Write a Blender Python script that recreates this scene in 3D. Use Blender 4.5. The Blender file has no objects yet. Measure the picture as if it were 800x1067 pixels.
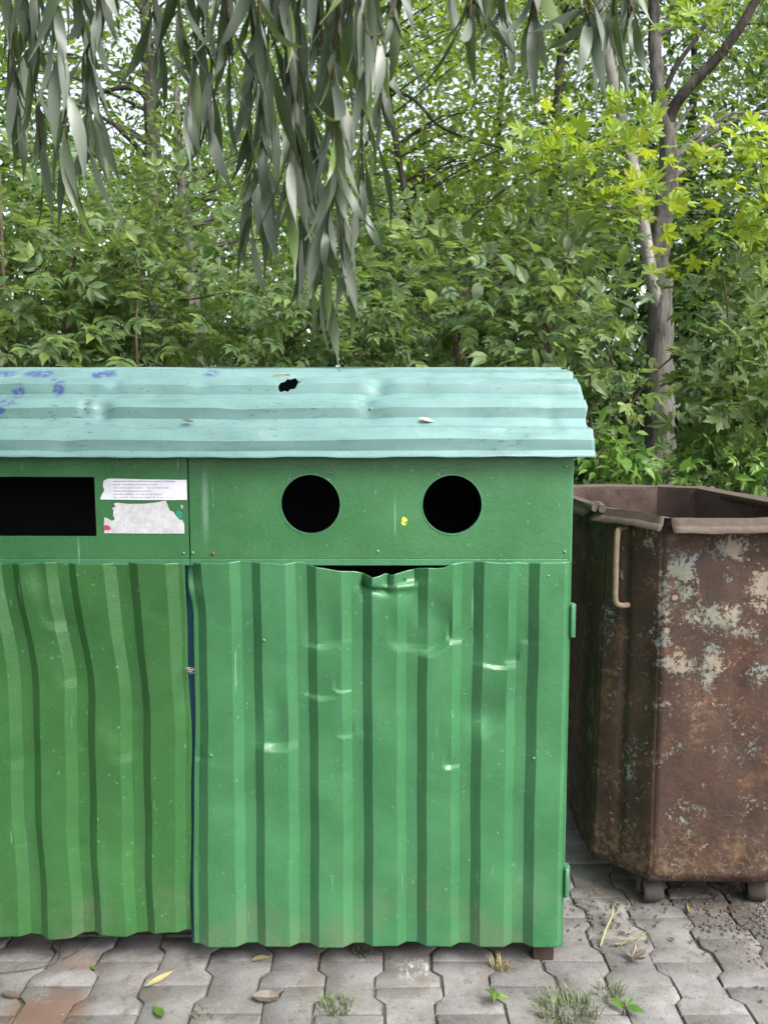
import bpy, bmesh, math, random
import numpy as np
from mathutils import Vector, Matrix
rad = math.radians
SC = bpy.context.scene; COL = SC.collection
random.seed(7); RNG = np.random.default_rng(11)

# ------------------------------------------------------------------ camera, light
CAMH = 1.40; PITCH = rad(5.5); FPX = 850.0
cam = bpy.data.cameras.new('camera'); co = bpy.data.objects.new('camera', cam); COL.objects.link(co)
co.location = (0, 0, CAMH); co.rotation_euler = (rad(90) - PITCH, 0, 0)
cam.sensor_fit = 'VERTICAL'; cam.sensor_height = 24.0; cam.sensor_width = 18.0
cam.lens = 24.0 * FPX / 1067.0; cam.clip_start = 0.02; cam.clip_end = 400
SC.camera = co
cam.dof.use_dof = True; cam.dof.focus_distance = 2.15; cam.dof.aperture_fstop = 5.2
SUN_EL, SUN_AZ = rad(48), rad(134)      # azimuth clockwise from +Y: behind the camera to the right
w = bpy.data.worlds.new('World'); SC.world = w; w.use_nodes = True
nt = w.node_tree; nt.nodes.clear()
sky = nt.nodes.new('ShaderNodeTexSky'); sky.sky_type = 'NISHITA'; sky.sun_disc = False
sky.sun_elevation = SUN_EL; sky.sun_rotation = SUN_AZ; sky.dust_density = 4.0; sky.air_density = 1.0; sky.ozone_density = 1.0
hs = nt.nodes.new('ShaderNodeHueSaturation'); hs.inputs['Saturation'].default_value = 0.40
bg = nt.nodes.new('ShaderNodeBackground'); bg.inputs['Strength'].default_value = 0.13
wo = nt.nodes.new('ShaderNodeOutputWorld')
nt.links.new(sky.outputs[0], hs.inputs['Color']); nt.links.new(hs.outputs[0], bg.inputs['Color']); nt.links.new(bg.outputs[0], wo.inputs['Surface'])
sl = bpy.data.lights.new('sun', 'SUN'); so = bpy.data.objects.new('sun', sl); COL.objects.link(so)
sl.energy = 1.45; sl.angle = rad(30); sl.color = (1.0, 0.975, 0.94)
sd = Vector((math.sin(SUN_AZ) * math.cos(SUN_EL), math.cos(SUN_AZ) * math.cos(SUN_EL), math.sin(SUN_EL)))
so.rotation_euler = sd.to_track_quat('Z', 'Y').to_euler()
SC.view_settings.view_transform = 'Standard'; SC.view_settings.look = 'None'
SC.view_settings.exposure = 1.78; SC.view_settings.gamma = 1.0

# ------------------------------------------------------------------ helpers
CP, SP = math.cos(PITCH), math.sin(PITCH)
def ray(px, py):
    a = (px - 400) / FPX; b = (533.5 - py) / FPX
    return Vector((a, CP + b * SP, -SP + b * CP))
def P(px, py, Y):
    r = ray(px, py); t = Y / r.y
    return Vector((r.x * t, Y, CAMH + r.z * t))
def G(px, py, z=0.0):
    r = ray(px, py); t = (z - CAMH) / r.z
    return Vector((r.x * t, r.y * t, z))
def proj(p):
    d = (p[0], p[1], p[2] - CAMH)
    depth = d[1] * CP - d[2] * SP
    if depth < 0.05: return (-9999, -9999, depth)
    return (400 + FPX * d[0] / depth, 533.5 - FPX * (d[1] * SP + d[2] * CP) / depth, depth)

def prop(o, label=None, cat=None, group=None, kind=None):
    if label: o['label'] = label
    if cat: o['category'] = cat
    if group: o['group'] = group
    if kind: o['kind'] = kind
    return o
def empty(name, loc, label, cat, group=None):
    o = bpy.data.objects.new(name, None); COL.objects.link(o); o.location = loc
    o.empty_display_size = 0.1
    return prop(o, label, cat, group)
def wloc(o):
    v = Vector(o.location)
    if o.parent: v += wloc(o.parent)
    return v
def meshobj(name, verts, faces, m=None, parent=None, smooth=None, origin=None):
    """verts in world coordinates; the object's origin is its parent's (or `origin`)"""
    me = bpy.data.meshes.new(name)
    verts = np.asarray(verts, dtype=float).reshape(-1, 3)
    org = Vector(origin) if origin is not None else (wloc(parent) if parent else Vector((0, 0, 0)))
    me.from_pydata((verts - np.array(org)).tolist(), [], faces)
    me.update()
    o = bpy.data.objects.new(name, me); COL.objects.link(o)
    if parent:
        o.parent = parent; o.location = org - wloc(parent)
    else:
        o.location = org
    if m: me.materials.append(m)
    if smooth is not None:
        me.polygons.foreach_set('use_smooth', [True] * len(me.polygons))
        if smooth < 170: me.set_sharp_from_angle(angle=rad(smooth))
    return o
class MB:
    def __init__(s): s.v = []; s.f = []
    def add(s, v, f):
        n = len(s.v); s.v += [tuple(p) for p in v]; s.f += [tuple(i + n for i in q) for q in f]; return s
    def box(s, a, b):
        x0, y0, z0 = a; x1, y1, z1 = b
        return s.add([(x0,y0,z0),(x1,y0,z0),(x1,y1,z0),(x0,y1,z0),(x0,y0,z1),(x1,y0,z1),(x1,y1,z1),(x0,y1,z1)],
                     [(0,3,2,1),(4,5,6,7),(0,1,5,4),(1,2,6,5),(2,3,7,6),(3,0,4,7)])
    def tube(s, pts, radii, n=8, cap=True):
        pts = [Vector(p) for p in pts]; k = len(pts)
        if not hasattr(radii, '__len__'): radii = [radii] * k
        vs = []; up = Vector((0.13, 0.21, 0.97))
        prev = None
        for i, p in enumerate(pts):
            t = (pts[min(i + 1, k - 1)] - pts[max(i - 1, 0)]).normalized()
            a = t.cross(up) if prev is None else prev - t * prev.dot(t)
            if a.length < 1e-4: a = t.cross(Vector((1, 0, 0)))
            a.normalize(); prev = a; b = t.cross(a)
            for j in range(n):
                q = 2 * math.pi * j / n
                vs.append(p + (a * math.cos(q) + b * math.sin(q)) * radii[i])
        fs = []
        for i in range(k - 1):
            for j in range(n):
                fs.append((i*n+j, i*n+(j+1)%n, (i+1)*n+(j+1)%n, (i+1)*n+j))
        if cap: fs.append(tuple(range(n))[::-1]); fs.append(tuple((k-1)*n + j for j in range(n)))
        return s.add(vs, fs)
    def build(s, name, m=None, parent=None, smooth=None, origin=None):
        return meshobj(name, s.v, s.f, m, parent, smooth, origin)
def bevel(o, wd=0.003, seg=2, ang=35):
    b = o.modifiers.new('bevel', 'BEVEL'); b.width = wd; b.segments = seg; b.limit_method = 'ANGLE'; b.angle_limit = rad(ang)
    return o
def solid(o, t, off=-1):
    b = o.modifiers.new('solid', 'SOLIDIFY'); b.thickness = t; b.offset = off; return o
def sstep(a, b, x):
    t = max(0.0, min(1.0, (x - a) / (b - a))); return t * t * (3 - 2 * t)
def smoothpath(pts, n=6):
    """Catmull-Rom through pts"""
    pts = [Vector(p) for p in pts]; out = []
    for i in range(len(pts) - 1):
        p0 = pts[max(i-1,0)]; p1 = pts[i]; p2 = pts[i+1]; p3 = pts[min(i+2,len(pts)-1)]
        for k in range(n):
            t = k / n
            out.append(0.5*((2*p1)+(p2-p0)*t+(2*p0-5*p1+4*p2-p3)*t*t+(3*p1-p0-3*p2+p3)*t*t*t))
    out.append(pts[-1]); return out

# ------------------------------------------------------------------ materials
class NM:
    """small node-graph builder"""
    def __init__(s, name):
        s.m = bpy.data.materials.new(name); s.m.use_nodes = True; s.t = s.m.node_tree; s.t.nodes.clear()
        s.out = s.n('OutputMaterial'); s.pos = s.n('NewGeometry').outputs['Position']
    def n(s, typ, **kw):
        nd = s.t.nodes.new('ShaderNode' + typ)
        for k, v in kw.items(): setattr(nd, k, v)
        return nd
    def set(s, sock, v):
        if isinstance(v, bpy.types.NodeSocket): s.t.links.new(v, sock)
        elif isinstance(v, (tuple, list)) and len(v) == 3 and sock.type == 'RGBA': sock.default_value = (*v, 1)
        else: sock.default_value = v
    def math(s, op, a, b=0.0, c=None, clamp=False):
        nd = s.n('Math', operation=op, use_clamp=clamp); s.set(nd.inputs[0], a); s.set(nd.inputs[1], b)
        if c is not None: s.set(nd.inputs[2], c)
        return nd.outputs[0]
    def mapping(s, scale=(1,1,1), loc=(0,0,0), vec=None):
        nd = s.n('Mapping'); nd.inputs['Scale'].default_value = scale; nd.inputs['Location'].default_value = loc
        s.t.links.new(vec if vec is not None else s.pos, nd.inputs['Vector']); return nd.outputs[0]
    def noise(s, scale, detail=4, rough=0.55, vec=None, stretch=None, loc=(0,0,0), dist=0.0):
        nd = s.n('TexNoise'); nd.inputs['Scale'].default_value = scale; nd.inputs['Detail'].default_value = detail
        nd.inputs['Roughness'].default_value = rough; nd.inputs['Distortion'].default_value = dist
        v = s.mapping(stretch or (1,1,1), loc, vec)
        s.t.links.new(v, nd.inputs['Vector']); return nd.outputs['Fac']
    def ramp(s, fac, a, b, lo=0.0, hi=1.0):
        nd = s.n('MapRange', interpolation_type='SMOOTHSTEP'); s.set(nd.inputs['Value'], fac)
        nd.inputs['From Min'].default_value = a; nd.inputs['From Max'].default_value = b
        nd.inputs['To Min'].default_value = lo; nd.inputs['To Max'].default_value = hi
        return nd.outputs['Result']
    def mix(s, fac, a, b, blend='MIX'):
        nd = s.n('Mix', data_type='RGBA', blend_type=blend)
        s.set(nd.inputs['Factor'], fac); s.set(nd.inputs['A'], a); s.set(nd.inputs['B'], b) if False else None
        s.set(nd.inputs[6], a); s.set(nd.inputs[7], b); return nd.outputs[2]
    def xyz(s, vec=None):
        nd = s.n('SeparateXYZ'); s.t.links.new(vec if vec is not None else s.pos, nd.inputs[0]); return nd.outputs
    def blob(s, c, r, edge=0.6):
        """1 inside an ellipsoid at world point c with radii r, falling to 0"""
        v = s.n('VectorMath', operation='SUBTRACT'); s.t.links.new(s.pos, v.inputs[0]); v.inputs[1].default_value = c
        d = s.n('VectorMath', operation='DIVIDE'); s.t.links.new(v.outputs[0], d.inputs[0]); d.inputs[1].default_value = r
        l = s.n('VectorMath', operation='LENGTH'); s.t.links.new(d.outputs[0], l.inputs[0])
        return s.ramp(l.outputs['Value'], 1.0, edge)
    def bump(s, h, dist=0.002, strength=1.0, prev=None):
        nd = s.n('Bump'); nd.inputs['Distance'].default_value = dist; nd.inputs['Strength'].default_value = strength
        s.set(nd.inputs['Height'], h)
        if prev is not None: s.t.links.new(prev, nd.inputs['Normal'])
        return nd.outputs[0]
    def bsdf(s, col, rough=0.5, spec=0.5, normal=None, metal=0.0):
        nd = s.n('BsdfPrincipled'); s.set(nd.inputs['Base Color'], col); s.set(nd.inputs['Roughness'], rough)
        nd.inputs['Specular IOR Level'].default_value = spec; s.set(nd.inputs['Metallic'], metal)
        if normal is not None: s.t.links.new(normal, nd.inputs['Normal'])
        return nd.outputs[0]
    def done(s, sh): s.t.links.new(sh, s.out.inputs['Surface']); return s.m
    def rnd(s):
        a = s.n('ObjectInfo').outputs['Random']; g = s.n('NewGeometry').outputs['Random Per Island']
        return s.math('FRACT', s.math('ADD', a, g))

def green_paint(name, base, base2, dirt_low=True, scr=1.0):
    b = NM(name)
    c = b.mix(b.ramp(b.noise(5.0, 5, 0.6), 0.35, 0.7), base, base2)
    streak = b.noise(9.0, 5, 0.7, stretch=(1, 1, 0.09))
    c = b.mix(b.ramp(streak, 0.56, 0.75, 0, 0.22), c, (0.09, 0.21, 0.14))
    fine = b.noise(70, 3, 0.6)
    c = b.mix(b.ramp(fine, 0.66, 0.74, 0, 0.5 * scr), c, (0.17, 0.30, 0.21))            # pale specks and scuffs
    c = b.mix(b.ramp(b.noise(120, 2, 0.5, loc=(3, 1, 5)), 0.72, 0.76, 0, 0.7), c, (0.03, 0.06, 0.03))
    if dirt_low:
        z = b.xyz()[2]
        lowd = b.math('MULTIPLY', b.ramp(z, 0.32, 0.06), b.ramp(b.noise(7, 6, 0.7, loc=(8, 2, 1)), 0.42, 0.68))
        c = b.mix(b.math('MULTIPLY', lowd, 0.5), c, (0.11, 0.12, 0.075))
    c = b.mix(b.math('MULTIPLY', b.ramp(b.noise(2.6, 6, 0.65, loc=(1, 7, 2)), 0.55, 0.75), 0.35), c, (0.028, 0.085, 0.032))
    scrt = b.math('MULTIPLY', b.ramp(b.noise(55, 3, 0.5, stretch=(1, 1, .06), loc=(2, 4, 6)), .66, .70), b.ramp(b.noise(6, 3, .5, loc=(6, 2, 2)), .52, .6))
    c = b.mix(b.math('MULTIPLY', scrt, .55), c, (0.18, 0.30, 0.22))               # vertical scratches
    chip = b.math('MULTIPLY', b.ramp(b.noise(38, 5, .75, loc=(9, 3, 3)), .67, .70), b.ramp(b.noise(3.5, 3, .5, loc=(1, 8, 8)), .5, .6))
    c = b.mix(b.math('MULTIPLY', chip, .8), c, (0.075, 0.05, 0.03))                # chips down to brown primer
    nrm = b.bump(b.noise(190, 4, 0.6), 0.0012, 0.6)
    nrm = b.bump(b.noise(9, 3, 0.5), 0.006, 0.45, nrm)
    r = b.ramp(b.noise(14, 4, 0.6, loc=(5, 5, 5)), 0.3, 0.7, 0.26, 0.42)
    return b, c, r, nrm
def mk_green(name, base, base2, **k):
    b, c, r, nrm = green_paint(name, base, base2, **k); return b.done(b.bsdf(c, r, 0.5, nrm))
GA, GB = (0.030, 0.122, 0.047), (0.041, 0.153, 0.062)
M_DOOR = mk_green('green_enamel_door', GA, GB)
M_DOORL = mk_green('green_enamel_door_foliage_lit', (0.024, 0.096, 0.025), (0.033, 0.118, 0.032))  # same enamel, with yellow-green light from foliage put into the colour
M_FRAME = mk_green('green_enamel_frame', (0.038, 0.145, 0.066), (0.055, 0.18, 0.09))
def mk_panel():
    b, c, r, nrm = green_paint('green_enamel_panel', (0.029, 0.116, 0.041), (0.038, 0.142, 0.053), dirt_low=False)
    x = b.xyz()
    s1 = P(214, 530, 2.04)
    sm = b.math('MULTIPLY', b.blob((s1.x, s1.y, s1.z), (0.012, 0.1, 0.125), 0.15), b.ramp(b.noise(14, 4, 0.6, stretch=(1,1,.3)), 0.25, 0.75, 0.45, 1.0))
    c = b.mix(b.math('MULTIPLY', sm, 0.55), c, (0.22, 0.34, 0.28))          # pale smear running down
    y1 = P(421, 543, 2.04)
    yb = b.math('MULTIPLY', b.blob((y1.x, y1.y, y1.z), (0.009, 0.05, 0.012), 0.7), b.ramp(b.noise(150, 2), 0.42, 0.5))
    c = b.mix(yb, c, (0.75, 0.68, 0.05))
    return b.done(b.bsdf(c, r, 0.5, nrm))
M_PANEL = mk_panel()
def plain(name, col, rough=0.6, spec=0.4, var=0.35, sc=30.0, bumpd=0.001, metal=0.0):
    b = NM(name); n = b.noise(sc, 5, 0.6)
    dark = tuple(x * (1 - var) for x in col); lite = tuple(min(1, x * (1 + var)) for x in col)
    c = b.mix(n, dark, lite)
    return b.done(b.bsdf(c, rough, spec, b.bump(n, bumpd, 0.6), metal))
M_BLUE = plain('blue_teal_paint', (0.010, 0.060, 0.095), 0.6)
M_INNER = plain('shade_dark_inside', (0.012, 0.014, 0.013), 0.85)  # shade inside the bin put into this near-black colour
M_WIRE = plain('twisted_wire', (0.22, 0.2, 0.15), 0.5, metal=0.5)
M_RUSTY = plain('rusty_steel', (0.038, 0.024, 0.018), 0.9, sc=60)
M_SCREW = plain('painted_screw', (0.07, 0.20, 0.11), 0.35)
M_SCREWR = plain('rusted_screw', (0.16, 0.06, 0.03), 0.7)

# ------------------------------------------------------------------ the setting: ground, paving
def mk_soil():
    b = NM('forest_soil')
    c = b.mix(b.ramp(b.noise(3, 6, 0.65), 0.3, 0.7), (0.035, 0.026, 0.016), (0.085, 0.065, 0.04))
    c = b.mix(b.ramp(b.noise(1.1, 5, 0.6, loc=(4, 4, 0)), 0.45, 0.62), c, (0.04, 0.075, 0.02))
    return b.done(b.bsdf(c, 0.95, 0.2, b.bump(b.noise(25, 6, 0.7), 0.02, 1.0)))
M_SOIL = mk_soil()
def mk_joint():
    b = NM('joint_soil')
    c = b.mix(b.ramp(b.noise(16, 6, 0.7), 0.35, 0.65), (0.05, 0.043, 0.034), (0.13, 0.112, 0.09))
    c = b.mix(b.ramp(b.noise(6, 4, 0.6, loc=(2, 9, 0)), 0.52, 0.62, 0, 0.7), c, (0.05, 0.075, 0.025))
    return b.done(b.bsdf(c, 0.95, 0.2, b.bump(b.noise(60, 5, 0.7), 0.008, 1.0)))
M_JOINT = mk_joint()
def mk_paver():
    b = NM('grey_concrete_paver')
    r = b.n('ObjectInfo').outputs['Random']
    c = b.mix(r, (0.142, 0.139, 0.136), (0.208, 0.204, 0.198))
    c = b.mix(b.ramp(b.noise(4.5, 6, 0.65), 0.35, 0.65, 0, 0.75), c, (0.105, 0.10, 0.095))
    c = b.mix(b.ramp(b.noise(26, 5, 0.7, loc=(3, 2, 8)), 0.52, 0.70, 0, 0.7), c, (0.07, 0.062, 0.055))
    c = b.mix(b.ramp(b.noise(9, 7, 0.72, loc=(4, 1, 9)), 0.46, 0.66, 0, 0.6), c, (0.105, 0.086, 0.066))
    c = b.mix(b.ramp(b.noise(240, 2, 0.6), 0.6, 0.72, 0, 0.55), c, (0.28, 0.275, 0.27))
    c = b.mix(b.ramp(b.noise(190, 2, 0.6, loc=(7, 7, 7)), 0.6, 0.7, 0, 0.6), c, (0.05, 0.046, 0.043))
    # moss-green paint drops, whitish scrape, brown mud stain, soil washed out near the dumpster
    c = b.mix(b.ramp(b.noise(34, 3, 0.5, loc=(1, 5, 2)), 0.70, 0.74, 0, 0.6), c, (0.07, 0.17, 0.11))
    g = G(60, 1052); mud = b.math('MULTIPLY', b.blob((g.x - .02, g.y - .02, 0), (0.13, 0.13, 0.2), 0.45), b.ramp(b.noise(11, 5, 0.65), 0.30, 0.45))
    c = b.mix(b.math('MULTIPLY', mud, 0.85), c, (0.105, 0.06, 0.042))
    g = G(85, 1004); mud = b.math('MULTIPLY', b.blob((g.x, g.y, 0), (0.10, 0.08, 0.2), 0.2), b.ramp(b.noise(17, 5, 0.65), 0.36, 0.6))
    c = b.mix(b.math('MULTIPLY', mud, 0.6), c, (0.12, 0.08, 0.05))
    g = G(432, 1010); scr = b.math('MULTIPLY', b.blob((g.x, g.y, 0), (0.07, 0.06, 0.2), 0.3), b.ramp(b.noise(60, 4, 0.7, stretch=(1, 0.4, 1)), 0.5, 0.62))
    c = b.mix(b.math('MULTIPLY', scr, 0.7), c, (0.42, 0.42, 0.42))
    g = G(770, 965); soil = b.math('MULTIPLY', b.blob((g.x + .1, g.y + .1, 0), (0.35, 0.42, 0.3), 0.1), b.ramp(b.noise(12, 7, 0.75, loc=(6, 1, 1)), 0.36, 0.56))
    c = b.mix(b.math('MULTIPLY', soil, 0.85), c, (0.05, 0.042, 0.036))
    g = G(640, 940); soil = b.math('MULTIPLY', b.blob((g.x, g.y, 0), (0.22, 0.22, 0.3), 0.1), b.ramp(b.noise(13, 6, 0.7, loc=(2, 1, 4)), 0.40, 0.62))
    c = b.mix(b.math('MULTIPLY', soil, 0.75), c, (0.06, 0.052, 0.045))
    nrm = b.bump(b.noise(180, 3, 0.6), 0.0012, 0.8)
    nrm = b.bump(b.noise(22, 5, 0.65), 0.004, 0.6, nrm)
    return b.done(b.bsdf(c, 0.85, 0.3, nrm))
M_PAVER = mk_paver()
def sheet(name, x0, x1, y0, y1, z, m, nx=1, ny=1, amp=0.0, parent=None):
    vs, fs = [], []
    for j in range(ny + 1):
        for i in range(nx + 1):
            x = x0 + (x1 - x0) * i / nx; y = y0 + (y1 - y0) * j / ny
            vs.append((x, y, z + amp * (math.sin(x * 1.7 + y) + math.sin(y * 2.3 - x * .6)) * .5))
    for j in range(ny):
        for i in range(nx):
            a = j * (nx + 1) + i; fs.append((a, a + 1, a + nx + 2, a + nx + 1))
    return meshobj(name, vs, fs, m, parent, 180)
prop(sheet('ground', -200, 200, -200, 200, -0.09, M_SOIL), kind='structure')
prop(sheet('soil_bank', -30, 30, 3.55, 40, -0.035, M_SOIL, 60, 60, 0.03), kind='structure')
pave = prop(sheet('pavement', -3.2, 3.2, -2.5, 3.6, -0.0065, M_JOINT, 80, 80, 0.004), kind='structure')
# interlocking double-T blocks
def paver_mesh(k):
    hw, hn, e = 0.0855 - .0022, 0.0625 - .0022, 0.003
    ys = [-.0985, -.061, -.039, .039, .061, .0985]
    ws = [hw, hw, hn, hn, hw, hw]
    rr = random.Random(k)
    out = [(ws[i] + rr.uniform(-.0015, .0015), ys[i]) for i in range(6)] + [(-ws[i] + rr.uniform(-.0015, .0015), ys[i]) for i in range(5, -1, -1)]
    n = 12; v = []; 
    cx = 0
    for (sc, z) in ((1.0, -.06), (1.0, -.005), (0.985, -.0012), (0.965, 0.0)):
        for (x, y) in out:
            ox = math.copysign((1 - sc) * 0.085, x); oy = y * (1 - (1 - sc) * .085 / .1 * 1.0) if abs(y) > .09 else y
            v.append((x - ox, oy, z + (rr.uniform(-.0012, .0006) if z == -.0012 else 0)))
    f = []
    for l in range(3):
        for i in range(n): f.append((l*n+i, l*n+(i+1)%n, (l+1)*n+(i+1)%n, (l+1)*n+i))
    f.append(tuple(3*n + i for i in range(n)))
    me = bpy.data.meshes.new('paver'); me.from_pydata(v, [], f); me.materials.append(M_PAVER)
    me.polygons.foreach_set('use_smooth', [True] * len(me.polygons)); me.set_sharp_from_angle(angle=rad(50)); me.update()
    return me
pav_meshes = [paver_mesh(i) for i in range(6)]
cands = []
for k in range(-22, 22):
    X = 0.062 + .148 * k
    for j in range(-14, 14):
        Y = 2.05 - .1 + .2 * j + (0.1 if k % 2 == 0 else 0.0) + 0.006 * math.sin(k * 3.1)
        if -2.9 < X < 2.9 and -1 < Y < 3.5:
            px, py, d = proj((X, Y, 0))
            inside = -90 < px < 890 and py < 1200 and d > 0.5
            hidden = Y > 2.25 and X < 0.45
            cands.append(((0 if inside and not hidden else 1), abs(X) + abs(Y - 1.9), X, Y))
cands.sort()
for (q, dd, X, Y) in cands[:300]:
    o = bpy.data.objects.new('paver', random.choice(pav_meshes)); COL.objects.link(o); o.parent = pave
    near_d = max(0, 1 - math.hypot(X - .75, Y - 2.25) / .35)
    o.location = (X + random.uniform(-.0015, .0015), Y + random.uniform(-.002, .002), random.uniform(-.0025, .002) - .006 * near_d * random.random() )
    o.rotation_euler = (random.gauss(0, .006) + random.gauss(0, .03) * near_d, random.gauss(0, .006) + random.gauss(0, .03) * near_d, random.gauss(0, .013))
rest = MB()
bv = [tuple(v.co) for v in pav_meshes[0].vertices]; bf = [tuple(p.vertices) for p in pav_meshes[0].polygons]
for (q, dd, X, Y) in cands[300:]:
    dz = random.uniform(-.003, .001)
    rest.add([(x + X, y + Y, z + dz) for x, y, z in bv], bf)
if rest.v: prop(rest.build('outer_pavers', M_PAVER, pave, 50), kind='stuff')

# ------------------------------------------------------------------ the green recycling bin
YF = 2.04                                       # plane of the flat front panel
XS = -0.489                                     # seam between the two compartments
XR = 0.470; XL = XS - (XR - XS)                 # ends of the bin
YB = YF + 0.66
ZT = 1.342; ZR = 1.085                          # top of the panels, rail under them
binn = empty('recycling_bin', (-0.489, YF + 0.33, 0), 'green steel recycling bin with corrugated doors under a pale teal gabled roof', 'recycling bin')

def panel_with_holes(name, x0, x1, z0, z1, y, t, holes, m, parent):
    bm = bmesh.new()
    def loop(pts):
        vs = [bm.verts.new((p[0], y, p[1])) for p in pts]
        return [bm.edges.new((vs[i], vs[(i + 1) % len(vs)])) for i in range(len(vs))]
    n = 8; pts = []
    pts += [(x0 + (x1 - x0) * i / n, z0) for i in range(n)] + [(x1, z0 + (z1 - z0) * i / 3) for i in range(3)]
    pts += [(x1 - (x1 - x0) * i / n, z1) for i in range(n)] + [(x0, z1 - (z1 - z0) * i / 3) for i in range(3)]
    es = loop(pts)
    for h in holes: es += loop(h)
    r = bmesh.ops.triangle_fill(bm, edges=es, use_beauty=True, normal=(0, -1, 0))
    # drop faces that filled a hole
    bmesh.ops.recalc_face_normals(bm, faces=bm.faces)
    for fc in list(bm.faces):
        c = fc.calc_center_median()
        for h in holes:
            hx = [p[0] for p in h]; hz = [p[1] for p in h]
            if len(h) > 8:
                cx, cz, rr = sum(hx)/len(h), sum(hz)/len(h), (max(hx)-min(hx))/2
                if math.hypot(c.x - cx, c.z - cz) < rr * .97 and all(abs(math.hypot(v.co.x-cx, v.co.z-cz)-rr) < rr*.08 for v in fc.verts): bm.faces.remove(fc); break
            elif min(hx) < c.x < max(hx) and min(hz) < c.z < max(hz): bm.faces.remove(fc); break
    for fc in bm.faces:
        if fc.normal.y > 0: fc.normal_flip()
    ex = bmesh.ops.extrude_face_region(bm, geom=list(bm.faces))
    for g in ex['geom']:
        if isinstance(g, bmesh.types.BMVert): g.co.y += t
    bmesh.ops.recalc_face_normals(bm, faces=bm.faces)
    v = [tuple(p.co) for p in bm.verts]; bm.verts.index_update(); f = [[q.index for q in fc.verts] for fc in bm.faces]
    bm.free()
    return meshobj(name, v, f, m, parent, 25)
def circ(px, py, r):
    c = P(px, py, YF); return [(c.x + r * math.cos(2*math.pi*i/40), c.z + r * math.sin(2*math.pi*i/40)) for i in range(40)]
RH = 31.2 / 850 * 2.04
pr = panel_with_holes('front_panel', XS + .0015, XR, ZR, ZT, YF, .0025, [circ(323.5, 525.5, RH), circ(471, 526, RH)], M_PANEL, binn)
prop(pr, 'right front panel with two round bottle holes')
sx1 = P(100, 527, YF).x; sz1, sz0 = P(100, 497, YF).z, P(100, 558, YF).z
sx0 = 2 * (XS + XL) / 2 - sx1
pl_ = panel_with_holes('front_panel', XL, XS - .0015, ZR, ZT, YF - .0008, .0025, [[(sx0, sz0), (sx1, sz0 - .0015), (sx1 - .001, sz1), (sx0, sz1 + .0015)]], M_PANEL, binn)
prop(pl_, 'left front panel with a long paper slot')
# folded rims round the openings (thin bright edge of cut sheet)
for (px, py) in ((323.5, 525.5), (471, 526)):
    c = P(px, py, YF); mb = MB(); n = 40; vs = []; fs = []
    for i in range(n):
        a = 2 * math.pi * i / n
        for (rr, yy) in ((RH + .0025, YF - .0012), (RH - .0005, YF - .0014), (RH - .001, YF + .012)):
            vs.append((c.x + rr * math.cos(a), yy, c.z + rr * math.sin(a)))
    for i in range(n):
        for k in range(2):
            a, b2 = i * 3 + k, ((i + 1) % n) * 3 + k; fs.append((a, a + 1, b2 + 1, b2))
    mb.add(vs, fs).build('hole_rim', M_FRAME, pr, 40)
# body box
def part_box(name, a, b, m, bw=0.0):
    o = MB().box(a, b).build(name, m, binn)
    if bw: bevel(o, bw)
    return o
part_box('side_wall', (XR - .006, YF + .004, .06), (XR - .003, YB, ZT), M_FRAME)
part_box('shade_lining', (XR - .0115, YF + .046, .068), (XR - .009, YB - .004, ZT - .002), M_INNER)  # dark sheet added so the inside looks shaded
part_box('side_wall', (XL + .003, YF + .004, .06), (XL + .006, YB, ZT), M_FRAME)
part_box('back_wall', (XL + .004, YB, .06), (XR - .004, YB + .003, ZT), M_INNER)
part_box('floor_plate', (XL + .008, YF + .03, .062), (XR - .008, YB - .003, .066), M_INNER)
part_box('divider', (XS - .002, YF + .05, .067), (XS + .002, YB - .004, ZT - .01), M_INNER)
part_box('corner_post', (XR - .004, YF + .0005, .045), (XR + .004, YF + .045, ZT - .002), M_FRAME, .002)
part_box('corner_post', (XL - .004, YF + .0005, .045), (XL + .004, YF + .045, ZT - .002), M_FRAME, .002)
part_box('middle_post', (XS - .022, YF + .012, .05), (XS + .010, YF + .040, ZR - .002), M_BLUE, .002)
part_box('rail', (XS + .001, YF - .003, ZR - .017), (XR - .006, YF + .012, ZR - .0008), M_FRAME, .0012)
part_box('rail', (XL + .006, YF - .003, ZR - .017), (XS - .001, YF + .012, ZR - .0008), M_FRAME, .0012)
part_box('bottom_rail', (XL + .01, YF + .030, .062), (XR - .01, YF + .055, .12), M_RUSTY, .002)
for x in (XR - .045, XS, XL + .035):
    fy = YF + (.10 if abs(x - XS) < .02 else .014)
    o = MB().box((x - .028, fy, -.002), (x + .028, fy + .04, .0615)).build('foot', M_RUSTY, binn); bevel(o, .003)
    o = MB().box((x - .03, YB - .06, -.002), (x + .03, YB - .01, .060)).build('foot', M_RUSTY, binn); bevel(o, .003)
# screws
def screw(px, py, m=M_SCREW, r=.0042, y=YF, par=binn):
    c = P(px, py, y); vs = [(c.x, y - .003, c.z)]; n = 8
    for (rr, d) in ((r * .65, .0026), (r, .0008), (r, -.0006)):
        for i in range(n): vs.append((c.x + rr*math.cos(6.283*i/n), y - d, c.z + rr*math.sin(6.283*i/n)))
    fs = [(0, 1 + (i+1) % n, 1 + i) for i in range(n)]
    for l in range(2):
        for i in range(n): a = 1 + l*n; fs.append((a+i, a+(i+1)%n, a+n+(i+1)%n, a+n+i))
    return meshobj('screw', vs, fs, m, par, 180)
for (px, py) in ((191.5, 576.5), (201, 576), (393.5, 574.5), (588, 575), (589, 486)): screw(px, py)
prop(screw(222, 577, M_SCREWR, .0055), 'rusted screw')

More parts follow.
